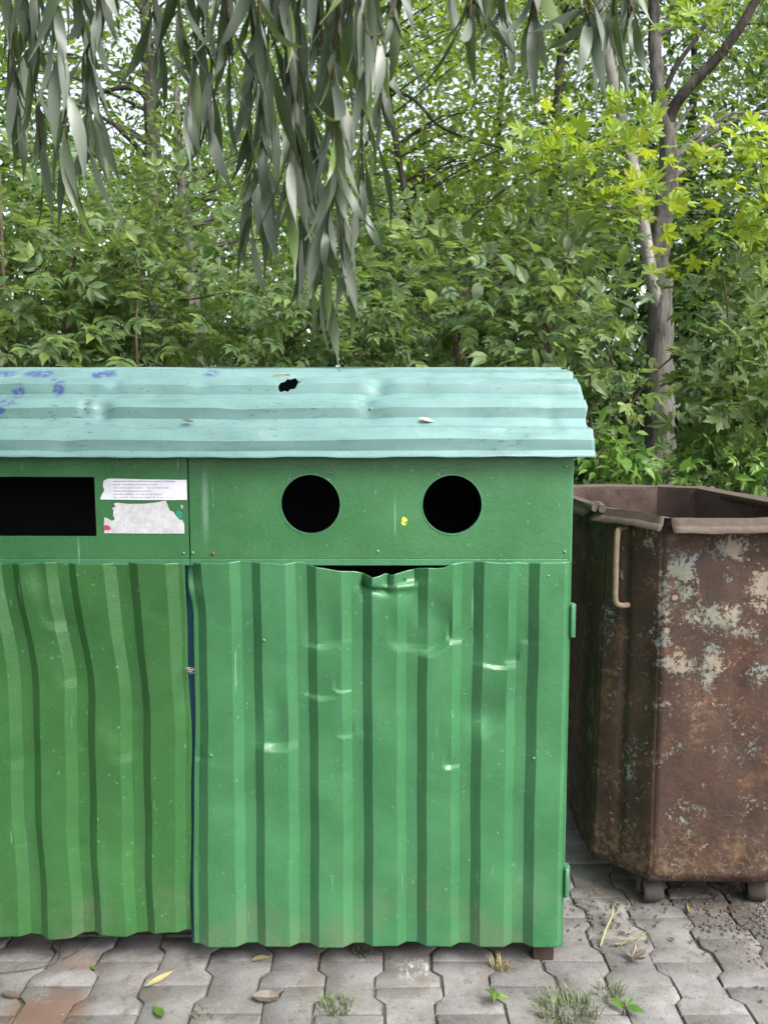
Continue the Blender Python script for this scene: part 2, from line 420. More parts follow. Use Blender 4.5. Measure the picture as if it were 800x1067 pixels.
# ---- corrugated doors
def crease(x, z, dx0, dx1, zc, amp, L=0.10, ret=0.012, slant=0.0):
    """sheet pushed in towards (zc) from above and springing back below: positive = inwards"""
    xm = (dx0 + dx1) / 2; hw = (dx1 - dx0) / 2
    u = (x - xm) / hw
    if abs(u) >= 1: return 0.0
    wdw = (1 - u * u) ** .8
    zz = z - zc - slant * (x - xm) + .010 * (1 - u * u)
    if zz > 0: q = math.exp(-(zz / (L * .5)) ** 2)
    else: q = max(0.0, 1 + zz / (ret * .8))
    return amp * wdw * q
def bumpf(x, z, cx, cz, rx, rz, amp):
    d = ((x - cx) / rx) ** 2 + ((z - cz) / rz) ** 2
    return amp * math.exp(-d) if d < 9 else 0.0
def wob(x, z, s):
    return (math.sin(x * 13.1 + z * 5.3 + s) + math.sin(x * 7.7 - z * 11.9 + 2.1 * s) + math.sin(x * 21 + z * 17.3 + 1.3 * s)) / 3
PIT, WF, S1, NF, S2 = .1393, .062, .024, .0293, .024   # wide flat, slope, narrow flat, slope
def door_columns(x_first, x0, x1):
    """x breakpoints and their recess; x_first = centre of a left-facing slope"""
    base = []
    for k in range(-12, 12):
        a = x_first + k * PIT
        pts = [(a - S2/2, .018), (a + S2/2, 0)]
        for t in (.12, .25, .38, .5, .62, .75, .88): pts.append((a + S2/2 + WF * t, 0))
        b = a + S2/2 + WF
        pts += [(b, 0), (b + S1, .018)]
        for t in (.33, .67): pts.append((b + S1 + NF * t, .018))
        base += pts
    xs = [p for p in base if x0 + .003 < p[0] < x1 - .003]
    def at(x):
        for i in range(len(base) - 1):
            if base[i][0] <= x <= base[i+1][0]:
                t = (x - base[i][0]) / max(1e-6, base[i+1][0] - base[i][0]); return base[i][1] + t * (base[i+1][1] - base[i][1])
        return 0
    return [(x0, at(x0))] + xs + [(x1, at(x1))]
def build_door(cols, z0f, z1f, dispf, shiftf, m, label, rows=320):
    vs, fs = [], []; n = len(cols)
    for r in range(rows + 1):
        t = r / rows
        for (x, d) in cols:
            z = z0f(x, d) + (z1f(x, d) - z0f(x, d)) * t
            dy, dz = dispf(x, z, t, d)
            vs.append((x + shiftf(x, z, t), YDOOR + d + dy, z + dz))
    for r in range(rows):
        for i in range(n - 1):
            a = r * n + i; fs.append((a, a + 1, a + n + 1, a + n))
    o = meshobj('door', vs, fs, m, binn, 20); solid(o, .0009, 1)
    return prop(o, label)
YDOOR = YF - 0.022
def ZX(px, py): p = P(px, py, YDOOR + .004); return p.x, p.z
CRE = []   # creases of the right door: (px0, px1, py, amp, L, ret, slant)
for a in ((271, 303, 772, .011, .09, .020, 0), (319, 357, 668, .006, .07, .010, .15), (316, 352, 722, .006, .12, .010, 0),
          (349, 362, 716, .005, .08, .006, 0), (353, 366, 764, .004, .06, .006, 0), (437, 470, 671, .014, .12, .016, .55), (405, 436, 668, .005, .09, .02, -.2),
          (497, 538, 690, .006, .10, .010, -.1), (526, 538, 687, .005, .05, .008, 0), (493, 532, 742, .010, .14, .045, .75),
          (463, 476, 795, .007, .06, .010, 0), (467, 478, 664, .008, .06, .01, 0), (372, 388, 760, .003, .1, .02, 0), (330, 362, 806, .004, .12, .05, .4),
          (545, 560, 665, .003, .06, .01, 0), (202, 216, 788, .003, .05, .012, 0)):
    x0, zc = ZX(a[0], a[2]); x1, _ = ZX(a[1], a[2]); CRE.append((x0, x1, zc, a[3], a[4], a[5], a[6]))
xk0, zk = ZX(378, 588); xk1, _ = ZX(436, 590); xg0, _ = ZX(328, 588); xg1, _ = ZX(447, 588)
RBUCK = [(*ZX(a, b_), rx, rz, am) for a, b_, rx, rz, am in ((452, 640, .045, .05, .012), (340, 650, .04, .06, .009), (500, 745, .05, .05, .010), (420, 630, .03, .05, -.006), (288, 745, .025, .05, .007), (395, 720, .06, .08, .006), (520, 650, .04, .07, .007), (350, 830, .05, .08, -.005), (240, 850, .05, .1, .005))]
def lerp_pts(x, pts):
    if x <= pts[0][0] or x >= pts[-1][0]: return 0.0
    for (a, p), (b_, q) in zip(pts, pts[1:]):
        if x <= b_: return p + (q - p) * (x - a) / (b_ - a)
KY = [(ZX(px, 588)[0], v) for px, v in ((362, 0), (374, .004), (381, .020), (385, -.012), (396, -.004), (404, .014), (409, -.010), (421, -.004), (433, .008), (437, -.006), (450, 0))]
KZ = [(ZX(px, 588)[0], v) for px, v in ((312, 0), (331, -.0115), (356, -.0130), (371, -.016), (379, -.022), (385, -.027), (395, -.024), (402, -.020), (406, -.027), (413, -.021), (426, -.015), (444, -.013), (462, -.010), (474, 0))]
def r_disp(x, z, t, d):
    dy = .0036 * wob(x, z, .4) + .0045 * math.sin(z * 3.2 + .4) * math.sin((x + .5) * 3.3)
    for (bx, bz, rx, rz, am) in RBUCK: dy += bumpf(x, z, bx, bz, rx, rz, am)
    for c in CRE: dy += crease(x, z, c[0] - .004, c[1] + .004, c[2], c[3] * 1.3, c[4] * 1.2, c[5] * 1.3, c[6])
    dz = 0.0
    # crumpled, rolled-over upper edge under the right panel
    k = sstep(zk - .085, zk - .005, z)
    wx = sstep(xk0 - .02, xk0 + .02, x) * (1 - sstep(xk1 + .02, xk1 + .07, x))
    tri = lerp_pts(x, KY); dy += k * (tri * .9)
    dy += wx * (.013 * math.exp(-((z - zk + .060 + .25 * (x - xk0 - .03)) / .010) ** 2) * (1 - sstep(xk0 + .05, xk0 + .08, x)))
    dy += bumpf(x, z, xk0 + .004, zk - .045, .007, .035, .022) - bumpf(x, z, xk1 - .03, zk - .050, .025, .016, .014)
    dz += sstep(zk - .07, zk, z) * lerp_pts(x, KZ)
    g = sstep(xg0, xg0 + .05, x) * (1 - sstep(xg1 - .05, xg1, x))
    dz -= sstep(zk - .10, zk, z) * g * .008
    dy += sstep(.80, 1.07, z) * g * .004
    # left upper corner bent, bottom a little proud
    e = 1 - sstep(XS, XS + .045, x)
    dy += e * sstep(.93, 1.06, z) * .012 * math.sin(z * 55)
    dy -= .006 * (1 - sstep(.05, .5, z))
    return dy, dz
def r_shift(x, z, t):
    e = 1 - sstep(XS, XS + .10, x)
    return .0010 * math.sin(z * 6 + x * 7) + .0006 * math.sin(z * 23 + x * 3) + e * (-.016 * (1 - sstep(.05, .85, z)) - .014 * sstep(.93, 1.07, z))
cols = door_columns(.377, XS + .005, .457) + [(.470, .0165)]
z0r = lambda x, d: .064 + .0008 * math.sin(x * 18)
z1r = lambda x, d: ZR - .0065 + .002 * math.sin(x * 31) + .001 * math.sin(x * 83)
door_r = build_door(cols, z0r, z1r, r_disp, r_shift, M_DOOR, 'right corrugated door with crumpled upper edge')
CREL = []
for a in ((4, 40, 790, .005, .06, .02, 0), (60, 82, 705, .006, .10, .02, .2), (52, 78, 645, .006, .09, .02, -.3), (116, 145, 783, .007, .12, .02, .3), (80, 90, 778, .004, .05, .01, 0),
          (104, 130, 760, .004, .1, .03, -.3), (20, 30, 876, .004, .05, .01, 0), (74, 86, 880, .004, .05, .01, 0), (130, 150, 880, .003, .07, .02, 0), (155, 175, 635, .003, .07, .02, 0)):
    x0, zc = ZX(a[0], a[2]); x1, _ = ZX(a[1], a[2]); CREL.append((x0, x1, zc, a[3], a[4], a[5], a[6]))
def l_disp(x, z, t, d):
    dy = .0025 * wob(x, z, 2.2) + .004 * math.sin(z * 4.2 + 1.4) * math.sin((x + .5) * 4.3)
    for c in CREL: dy += crease(x, z, c[0] - .004, c[1] + .004, c[2], c[3] * .75, c[4] * 1.3, c[5] * 1.6, c[6])
    dy += sstep(.75, 1.07, z) * .006 * math.sin(x * 17 + 1)
    dy += .010 * (1 - sstep(.05, .9, z)) * sstep(-.75, -.5, x)
    xx, zz = ZX(55, 600); dy += bumpf(x, z, xx, zz, .03, .05, .012)
    dz = -.006 * sstep(.98, 1.07, z) * (math.sin(x * 26 + .6) * .6 + .4)
    return dy, dz
def l_shift(x, z, t):
    k = min(1, max(0, (-.50 - x) / .22))
    return -.034 * k * sstep(.72, 1.10, z) + .003 * math.sin(z * 8 + x * 6) + .0015 * math.sin(z * 21 + x * 11) - .009 * (1 - sstep(.05, .8, z)) * sstep(-.62, -.5, x)
cols = door_columns(-.749, XL + .006, XS - .0085)
z0l = lambda x, d: .090 + .003 * math.sin(x * 9 + 1) + .004 * math.sin(x * 31)
z1l = lambda x, d: ZR - .0065 + .002 * math.sin(x * 27 + 1)
door_l = build_door(cols, z0l, z1l, l_disp, l_shift, M_DOORL, 'left corrugated door with slanting bent ribs')
for (px, py) in ((313, 602), (541, 599), (571, 600), (220, 787), (556, 790), (275, 667)): screw(px, py, M_SCREW, .0036, YDOOR + (.018 if px in (313, 541) else -.001), door_r)
# black scratches / holes as small recessed rust pits
for (px, py) in ((491, 655), (422, 603)):
    prop(screw(px, py, M_RUSTY, .0024, YDOOR + .010, door_r), 'rusted screw')
# hinges
for (py0, py1) in ((629, 664), (902, 934)):
    a = P(598, py0, YF).z; b_ = P(598, py1, YF).z
    o = MB().box((XR + .003, YF - .006, b_), (XR + .016, YF + .016, a)).tube([(XR + .006, YF - .009, b_ + .003), (XR + .006, YF - .009, a - .003)], .006, 10).build('hinge', M_FRAME, binn, 40)
    bevel(o, .0015)
# wire tie holding the two doors shut
c = P(198, 697, YDOOR - .002)
pts = []
for i in range(26):
    a = i / 25 * 4.3 * math.pi
    pts.append((c.x + .011 * math.cos(a), c.y - .004 + .013 * math.sin(a), c.z + .0035 * math.sin(a * .43) + .0008 * i / 5 - .002))
mb = MB().tube(pts, .0014, 6)
mb.tube([(c.x - .003, c.y - .015, c.z), (c.x + .008, c.y - .020, c.z - .006), (c.x + .017, c.y - .022, c.z - .003)], .0014, 6)
mb.build('wire_tie', M_WIRE, binn, 60)

# ---- corrugated gabled roof
def mk_roof():
    b = NM('sky_tinted_roof_paint')
    c = b.mix(b.ramp(b.noise(6, 5, 0.6), 0.35, 0.7), (0.102, 0.200, 0.194), (0.130, 0.236, 0.228))  # sky reflection put into the roof's pale teal colour
    dirt = b.ramp(b.noise(9, 7, 0.72, stretch=(0.35, 1, 1)), 0.48, 0.72, 0, 0.7)
    c = b.mix(dirt, c, (0.06, 0.13, 0.105))
    c = b.mix(b.ramp(b.noise(95, 3, 0.6), 0.66, 0.72, 0, 0.75), c, (0.05, 0.10, 0.06))
    c = b.mix(b.math('MULTIPLY', b.ramp(b.noise(140, 3, 0.6, stretch=(0.25, 1, 1), loc=(3, 0, 1)), 0.60, 0.68), b.ramp(b.noise(5, 3, 0.6, loc=(0, 9, 2)), 0.5, 0.62)), c, (0.06, 0.10, 0.07))
    # blue spray-paint scribbles
    msk = None
    for (px, py, rx, ry) in ((6, 391, 20, 4), (44, 391, 22, 4.5), (116, 391, 17, 4.5), (104, 392, 9, 4), (222, 391, 15, 4), (20, 409, 9, 8), (63, 407, 8, 10), (60, 399, 6, 5),
                             (12, 421, 13, 4), (3, 428, 9, 4), (199, 401, 4, 3)):
        u = roofpt(px, py); k = FPX / u.y
        m1 = b.blob(tuple(u), (rx / k, .04, ry / k * 1.6), 0.55)
        msk = m1 if msk is None else b.math('MAXIMUM', msk, m1)
    msk = b.math('MULTIPLY', msk, b.ramp(b.noise(75, 6, 0.75, stretch=(0.7, 1, 1)), 0.44, 0.52))
    c = b.mix(b.math('MULTIPLY', msk, .8), c, (0.022, 0.028, 0.17))
    u = roofpt(273, 452)
    mo = b.math('MULTIPLY', b.blob(tuple(u), (.03, .05, .015), .2), b.ramp(b.noise(120, 3), .5, .6))
    c = b.mix(mo, c, (.30, .32, .10))
    nrm = b.bump(b.noise(130, 3, 0.5), 0.0008, 0.5)
    nrm = b.bump(b.noise(10, 3, 0.5, stretch=(0.6, 1, 1)), 0.006, 0.5, nrm)
    return b.done(b.bsdf(c, b.ramp(b.noise(20, 4), .3, .7, .36, .56), 0.5, nrm))
RC = [(2.005, P(400, 475, 2.005).z), (2.10, 1.449), (2.19, 1.5225), (2.345, P(400, 386.5, 2.345).z)]      # bent cross-section of the front slope
_q = smoothpath([(0, y, z) for y, z in RC], 8); RCV = [(p.y, p.z) for p in _q]; RCS = [0.0]
for a, b_ in zip(RCV, RCV[1:]): RCS.append(RCS[-1] + math.hypot(b_[0] - a[0], b_[1] - a[1]))
SLEN = RCS[-1]; YE, ZE = RC[0]; YRG, ZRG = RC[-1]
TY, TZ = (YRG - YE) / SLEN, (ZRG - ZE) / SLEN
NY, NZ = -TZ, TY
def curve(sv):
    """point and outward normal of the slope's cross-section at arc length sv"""
    k = 0
    while k < len(RCS) - 2 and RCS[k + 1] < sv: k += 1
    (y0, z0), (y1, z1) = RCV[k], RCV[k + 1]; l = RCS[k + 1] - RCS[k]; t = (sv - RCS[k]) / l
    k2 = min(k + 1, len(RCV) - 2); (a0, c0), (a1, c1) = RCV[k2], RCV[k2 + 1]; l2 = math.hypot(a1 - a0, c1 - c0)
    ty = (y1 - y0) / l * (1 - t * .5) + (a1 - a0) / l2 * t * .5; tz = (z1 - z0) / l * (1 - t * .5) + (c1 - c0) / l2 * t * .5
    h = math.hypot(ty, tz)
    return y0 + (y1 - y0) * t, z0 + (z1 - z0) * t, -tz / h, ty / h
def roof_s(px, py):
    r = ray(px, py); best = None
    for k in range(len(RCV) - 1):
        (y0, z0), (y1, z1) = RCV[k], RCV[k + 1]; ny, nz = -(z1 - z0), y1 - y0
        d = (y0 * ny + (z0 - CAMH) * nz) / (r.y * ny + r.z * nz); y = r.y * d
        if y0 <= y <= y1 or k == len(RCV) - 2 or (k == 0 and y < y0):
            return r.x * d, RCS[k] + (y - y0) / (y1 - y0) * (RCS[k + 1] - RCS[k])
def roofpt(px, py):
    x, sv = roof_s(px, py); y, z, a, b_ = curve(sv); return Vector((x, y, z))
M_ROOF = mk_roof()
# profile along the slope: s positions of the dark (front-facing) risers, found from their pixel rows
RM = [roof_s(300, y)[1] for y in (466.5, 433, 408.5, 393)]
prof = [(-.004, .000)]
for i, a in enumerate(RM):
    h = .0185 if i < 3 else .012; run = .019
    nxt = RM[i + 1] - run / 2 if i + 1 < len(RM) else SLEN + .02
    b_ = a + run / 2; span = nxt - b_
    prof += [(a - run / 2, .0), (b_, h), (b_ + span * .42, h), (b_ + span * .42 + min(.024, span * .3), .0)]
prof = [p for p in prof if p[0] <= SLEN - .004] + [(SLEN, .006)]
ps = []; hx0, hs0 = roof_s(300, 401)
for i in range(len(prof) - 1):
    a, b_ = prof[i], prof[i + 1]; n = max(1, int((b_[0] - a[0]) / .006))
    if b_[0] > hs0 - .04 and a[0] < hs0 + .04: n = max(n, int((b_[0] - a[0]) / .0016))
    ps += [(a[0] + (b_[0] - a[0]) * k / n, a[1] + (b_[1] - a[1]) * k / n) for k in range(n)]
ps.append(prof[-1])
hx, hs_ = roof_s(299, 400)
RDENT = [(*roof_s(394, 405), .030, .035, .017), (*roof_s(108, 431), .022, .020, .017), (*roof_s(120, 405), .02, .016, .010), (*roof_s(212, 405), .03, .02, .008), (*roof_s(385, 430), .03, .03, .008),
         (*roof_s(303, 403), .05, .03, .008), (*roof_s(545, 400), .04, .02, .006), (*roof_s(70, 466), .03, .02, .006), (*roof_s(530, 455), .05, .03, .005), (*roof_s(160, 445), .08, .03, .005), (*roof_s(452, 400), .05, .025, .007), (*roof_s(40, 445), .06, .03, .006), (*roof_s(250, 432), .05, .02, .006), (*roof_s(380, 420), .02, .03, .009), (*roof_s(90, 428), .012, .02, .008), (*roof_s(574, 440), .02, .05, .004)]
RX0, RX1 = XL - .05, .516
RXS = sorted(set([RX0 + (RX1 - RX0) * i / 300 for i in range(301)] + [hx0 - .045 + .0012 * i for i in range(76)])); NXR = len(RXS) - 1
vs, fs = [], []; keep = {}
for i in range(NXR + 1):
    x = RXS[i]
    for j, (s, h) in enumerate(ps):
        hh = h * (1 + .10 * math.sin(x * 5 + s * 30)) + .0016 * wob(x * 1.3, s * 5, 5.0) + .0015 * math.sin(x * 4.1 + s * 8)
        for (dx, ds, rx, rs, am) in RDENT: hh -= bumpf(x, s, dx, ds, rx, rs, am)
        # torn hole: lip lifted on the upper-left side, pushed in on the lower
        hh += bumpf(x, s, hx - .012, hs_ + .016, .020, .010, .012)
        ss = s + .0020 * math.sin(x * 7 + s * 3) * (j > 3)
        if j == 0: ss += .0012 * math.sin(x * 23) + .0006 * math.sin(x * 71)
        xx = x + (.003 * math.sin(s * 40) + .002 * math.sin(s * 90 + 1)) * (i == NXR)
        cy_, cz_, ny_, nz_ = curve(ss); vs.append((xx, cy_ + ny_ * hh, cz_ + nz_ * hh))
nj = len(ps)
for i in range(NXR):
    x = (RXS[i] + RXS[i + 1]) / 2
    for j in range(nj - 1):
        a = i * nj + j; qx, qy, _d = proj([(vs[a][k] + vs[a + nj + 1][k]) / 2 for k in range(3)])
        u, v_ = (qx - 300.5) / 11.5, (qy - 401.5 + .30 * (qx - 300)) / 5.8
        if u * u + v_ * v_ < 1 + .22 * math.sin(qx * .9 + 2): continue
        fs.append((a, a + nj, a + nj + 1, a + 1)); continue
        u, v_ = (x - hx) / .032, (s - hs_ - .30 * (x - hx)) / .030
        if u * u + v_ * v_ < 1 + .3 * math.sin(x * 400): continue
        a = i * nj + j; fs.append((a, a + nj, a + nj + 1, a + 1))
roof = meshobj('roof', vs, fs, M_ROOF, binn, 26); solid(roof, .0009, -1)
prop(roof, 'pale teal corrugated front slope with a torn hole')
# far slope and ridge cap, eave soffit, gables
vs, fs = [], []; nb = 24
for i in range(2):
    x = (RX0, RX1)[i]
    for j in range(nb * 4 + 1):
        s = SLEN * j / (nb * 4); h = .016 * (1 if (s * 8) % 1 < .45 else 0)
        vs.append((x, 2 * YRG - YE - TY * s + TZ * h, ZE + TZ * s + TY * h - .002))
k = nb * 4 + 1
for j in range(nb * 4): fs.append((j, j + 1, k + j + 1, k + j))
back = meshobj('roof', vs, fs, M_ROOF, binn); solid(back, .0009, 0); prop(back, 'far slope of the roof')
cap = MB(); n = 60; vs = []; fs = []
for i in range(n + 1):
    x = RX0 + .004 + (RX1 - .02 - RX0) * i / n; dz = .0015 * math.sin(x * 6) + .001 * math.sin(x * 17)
    vs += [(x, YRG - .030, ZRG - .006 + dz), (x, YRG - .004, ZRG + .0075 + dz), (x, YRG + .004, ZRG + .0075 + dz), (x, YRG + .034, ZRG - .010 + dz)]
for i in range(n):
    for q in range(3): a = i * 4 + q; fs.append((a, a + 4, a + 5, a + 1))
cp = cap.add(vs, fs).build('ridge_cap', M_ROOF, binn, 50); solid(cp, .001, 1)
for x, s in ((XR - .004, 1), (XL + .004, -1)):
    meshobj('gable', [(x, YF + .006, ZT - .001), (x, YB - .002, ZT - .001), (x, YRG + .012, ZRG - .016), (x, YRG - .012, ZRG - .016)], [(0, 1, 2, 3)], M_FRAME, binn)
for (px, py) in ((590 * .4, 401), (500, 453), (386, 426), (170, 453), (90, 426), (455, 426), (545, 453), (30, 453)):
    c = roofpt(px, py); o = screw(px, py, M_SCREW, .0045, c.y - .016, roof)
# peeled edge of the roof hole, the light on it put into its pale colour
c = roofpt(294, 394)
o = meshobj('torn_edge', [(c.x - .026, c.y - .005, c.z + .010), (c.x + .020, c.y - .014, c.z + .012), (c.x + .024, c.y - .010, c.z + .005), (c.x - .004, c.y - .006, c.z + .003), (c.x - .022, c.y - .002, c.z + .004)],
            [(0, 1, 2, 3, 4)], plain('lit_torn_edge', (.62, .56, .42), .6, var=.15), roof)
solid(o, .001, 1)
# notices stuck on the left panel
def mk_paper():
    b = NM('white_paper_notice')
    x = b.xyz()
    c = b.mix(b.ramp(b.noise(20, 4), .35, .7), (.66, .66, .73), (.52, .52, .60))
    p0 = P(118, 500, YF); p1 = P(183, 518, YF); k = FPX / 2.04
    # five lines of small print
    zz = b.math('MULTIPLY', b.math('SUBTRACT', p0.z, x[2]), k / 3.35)
    line = b.math('LESS_THAN', b.math('ABSOLUTE', b.math('SUBTRACT', b.math('FRACT', zz), .5)), .17)
    rowid = b.math('FLOOR', zz)
    xn = b.n('CombineXYZ'); b.set(xn.inputs[0], b.math('MULTIPLY', x[0], 420)); b.set(xn.inputs[1], b.math('MULTIPLY', rowid, 7.3))
    t = b.n('TexNoise'); t.inputs['Scale'].default_value = 1.0; b.t.links.new(xn.outputs[0], t.inputs['Vector'])
    ink = b.math('GREATER_THAN', t.outputs['Fac'], .43)
    xin = b.math('MULTIPLY', b.math('GREATER_THAN', x[0], p0.x), b.math('LESS_THAN', x[0], b.math('SUBTRACT', p1.x, b.math('MULTIPLY', b.math('FRACT', b.math('MULTIPLY', rowid, .617)), .07))))
    ink = b.math('MULTIPLY', b.math('MULTIPLY', ink, line), xin)
    c = b.mix(b.math('MULTIPLY', ink, .65), c, (.14, .15, .26))
    return b.done(b.bsdf(c, .55, .4, b.bump(b.noise(60, 3), .0015, .7)))
def poly(name, pxs, y, m, par):
    pts = [P(a, b_, y) for a, b_ in pxs]
    c = Vector((sum(p.x for p in pts) / len(pts), y, sum(p.z for p in pts) / len(pts)))
    vs = [tuple(p) for p in pts] + [tuple(p + Vector((0, .0006, 0))) for p in pts]
    n = len(pts); fs = [tuple(range(n))[::-1] if False else tuple(range(n))] + [(i, (i + 1) % n, n + (i + 1) % n, n + i) for i in range(n)]
    bm = bmesh.new(); bv_ = [bm.verts.new(v) for v in vs]
    for f in fs: bm.faces.new([bv_[i] for i in f])
    bmesh.ops.recalc_face_normals(bm, faces=bm.faces); bmesh.ops.triangulate(bm, faces=[f for f in bm.faces if len(f.verts) > 4])
    bm.verts.index_update(); v2 = [tuple(v.co) for v in bm.verts]; f2 = [[q.index for q in f.verts] for f in bm.faces]; bm.free()
    return meshobj(name, v2, f2, m, par)
o = poly('paper_notice', [(108, 501), (112, 499), (116, 498.5), (150, 499.5), (194.5, 500), (195, 521), (150, 521), (104.5, 520.5), (106, 516), (109, 511), (107.5, 506)], YF - .0026, mk_paper(), pl_)
prop(o, 'torn strip of printed white paper')
def mk_residue():
    b = NM('peeled_paper_residue')
    c = b.mix(b.ramp(b.noise(40, 6, .7), .3, .7), (.38, .385, .41), (.53, .53, .56))
    c = b.mix(b.ramp(b.noise(90, 4, .7, loc=(2, 2, 2)), .6, .7, 0, .5), c, (.30, .34, .34))
    return b.done(b.bsdf(c, .8, .2, b.bump(b.noise(140, 4), .001, .8)))
M_RES = mk_residue()
o = poly('paper_notice', [(109, 555.5), (108.5, 545), (109, 539), (113, 540.5), (117, 543), (120, 541), (118, 537), (118.5, 532), (117, 529.5), (121, 527.5), (118.5, 525), (122, 523.8), (133, 525), (150, 525), (163, 523.5), (173, 521.6), (175, 527), (177, 532), (181, 533.5), (183, 537),
                          (186, 540), (188, 542), (190, 541.5), (192, 546), (192.5, 556), (150, 556)], YF - .0021, M_RES, pl_)
prop(o, 'ragged greyish rest of a peeled paper sheet')
M_RED = plain('red_print', (.36, .05, .09), .7, var=.4); M_GRN = plain('green_print', (.02, .19, .12), .7, var=.3)
poly('red_mark', [(108.5, 548), (111, 547), (114.5, 548.5), (116, 551), (113, 552.5), (108.5, 552)], YF - .0029, M_RED, o)
poly('green_mark', [(184, 533), (187, 531.5), (190, 534), (190.5, 538), (189, 541), (186, 540), (184, 537)], YF - .0029, M_GRN, o)
poly('paper_scrap', [(188.5, 526.5), (190.5, 526), (190.5, 530), (189, 529.5)], YF - .0021, M_RES, pl_)

# ------------------------------------------------------------------ the rusty dumpster
def mk_rust(inner=False):
    b = NM('rust_inner' if inner else 'rusty_peeling_paint')
    c = b.mix(b.ramp(b.noise(6, 8, .72), .34, .66), (.027, .0145, .0095), (.056, .029, .0195))
    c = b.mix(b.ramp(b.noise(22, 6, .7, loc=(4, 2, 2)), .45, .7, 0, .7), c, (.024, .014, .010))
    c = b.mix(b.ramp(b.noise(3.2, 5, .6, loc=(7, 1, 3)), .5, .72, 0, .6), c, (.085, .030, .018))
    x = b.xyz()
    if inner:
        c = b.mix(b.ramp(b.noise(3, 5, .6), .4, .6, 0, .6), c, (.085, .062, .056))
        return b.done(b.bsdf(c, .8, .3, b.bump(b.noise(60, 5, .7), .003, .7)))
    c = b.mix(b.math('MULTIPLY', b.ramp(b.noise(8, 8, .75, loc=(8, 3, 6)), .52, .64), .6), c, (.115, .055, .026))      # orange rust
    streak = b.noise(16, 6, .7, stretch=(1, 1, .10), loc=(2, 2, 2))
    c = b.mix(b.ramp(streak, .52, .7, 0, .6), c, (.026, .019, .015))
    # remains of old mint and cream paint, thick in the upper half
    zz = b.math('ADD', x[2], b.math('MULTIPLY', b.math('SUBTRACT', b.noise(2.6, 4, .6, loc=(5, 2, 9)), .5), 1.1))
    up = b.math('MULTIPLY', b.ramp(zz, .66, .86), b.ramp(zz, 1.20, 1.04))
    up = None
    for (px, py, rx, ry, yy) in ((712, 598, 34, 44, 2.24), (765, 572, 60, 20, 2.24), (750, 642, 60, 26, 2.25), (712, 690, 44, 20, 2.25), (795, 620, 34, 50, 2.24), (658, 672, 16, 34, 2.36), (668, 740, 12, 40, 2.38), (690, 640, 14, 70, 2.26), (634, 640, 10, 60, 2.42), (740, 690, 22, 40, 2.25)):
        u = P(px, py, yy); k = FPX / (yy * 1.02)
        m1 = b.blob(tuple(u), (rx / k, .09, ry / k), .0); up = m1 if up is None else b.math('MAXIMUM', up, m1)
    cen = lambda n_, k_: b.math('MULTIPLY', b.math('SUBTRACT', n_, .5), k_)
    val = b.math('ADD', cen(b.noise(85, 8, .82, loc=(5, 0, 2)), 2.6), b.math('ADD', cen(b.noise(11, 7, .72, loc=(1.35, 3.1, .2), dist=.7), 2.3), b.math('MULTIPLY', up, .55)))
    pm = b.ramp(val, .30, .36)
    pcol = b.mix(b.ramp(b.noise(7, 4, .6, loc=(9, 9, 2)), .42, .58), (.15, .175, .14), (.27, .235, .18))
    pcol = b.mix(b.ramp(b.noise(12, 3, .6, loc=(3, 4, 8)), .56, .64), pcol, (.22, .24, .26))
    c = b.mix(b.math('MULTIPLY', pm, .78), c, pcol)
    # ochre scale: lower patches and the bottom edge
    low = b.math('MAXIMUM', b.math('MULTIPLY', b.ramp(x[2], .34, .10), b.ramp(b.noise(9, 5, .7), .38, .56)), b.ramp(b.noise(4.6, 5, .65, loc=(2.2, 8, 5)), .58, .70))
    oc = b.math('MULTIPLY', low, b.ramp(b.noise(48, 6, .78, loc=(1, 6, 1)), .47, .58))
    c = b.mix(b.math('MULTIPLY', oc, .75), c, (.15, .105, .055))
    spots = b.n('TexVoronoi'); spots.inputs['Scale'].default_value = 14; b.t.links.new(b.pos, spots.inputs['Vector'])
    sp = b.math('MULTIPLY', b.ramp(b.math('ADD', spots.outputs['Distance'], b.math('MULTIPLY', b.noise(90, 3), .12)), .20, .14), b.ramp(b.noise(5, 3, loc=(3, 3, 3)), .56, .6, 0, .7))
    c = b.mix(sp, c, (.28, .21, .18))
    nrm = b.bump(b.noise(75, 6, .7), .003, .8); nrm = b.bump(pm, .0012, .8, nrm); nrm = b.bump(b.noise(6, 4), .012, .5, nrm)
    return b.done(b.bsdf(c, b.ramp(b.noise(18, 5), .3, .7, .50, .82), .4, nrm))
M_RUST = mk_rust(); M_RUSTI = mk_rust(True)
M_RIM = plain('dusty_rusted_rim', (.074, .055, .041), .75, sc=60, var=.6, bumpd=.002)
M_PIPE = plain('rusted_pale_pipe', (.17, .125, .09), .7, sc=55, var=.5, bumpd=.003)
dump = empty('dumpster', (.93, 2.75, 0), 'tall rusty open steel dumpster with flaking pale paint right of the green bin', 'dumpster')
RT = [(.768, 2.20, 1.172), (.604, 2.37, 1.192), (.604, 3.13, 1.196), (.77, 3.30, 1.193), (1.11, 3.30, 1.193), (1.247, 3.16, 1.195), (1.27, 2.34, 1.186), (1.165, 2.20, 1.172)]
BT = [(.772, 2.245), (.652, 2.375), (.655, 3.09), (.79, 3.25), (1.09, 3.25), (1.20, 3.12), (1.25, 2.36), (1.155, 2.245)]     # wall just under the rim
BB = [(.782, 2.272), (.644, 2.415), (.665, 3.05), (.80, 3.19), (1.08, 3.19), (1.19, 3.07), (1.245, 2.40), (1.15, 2.272)]     # bottom edge
WALLN = [('wall', 'chamfered corner wall with a pipe handle')] + [('wall', None)] * 6 + [('wall', 'front wall with flaking pale paint')]
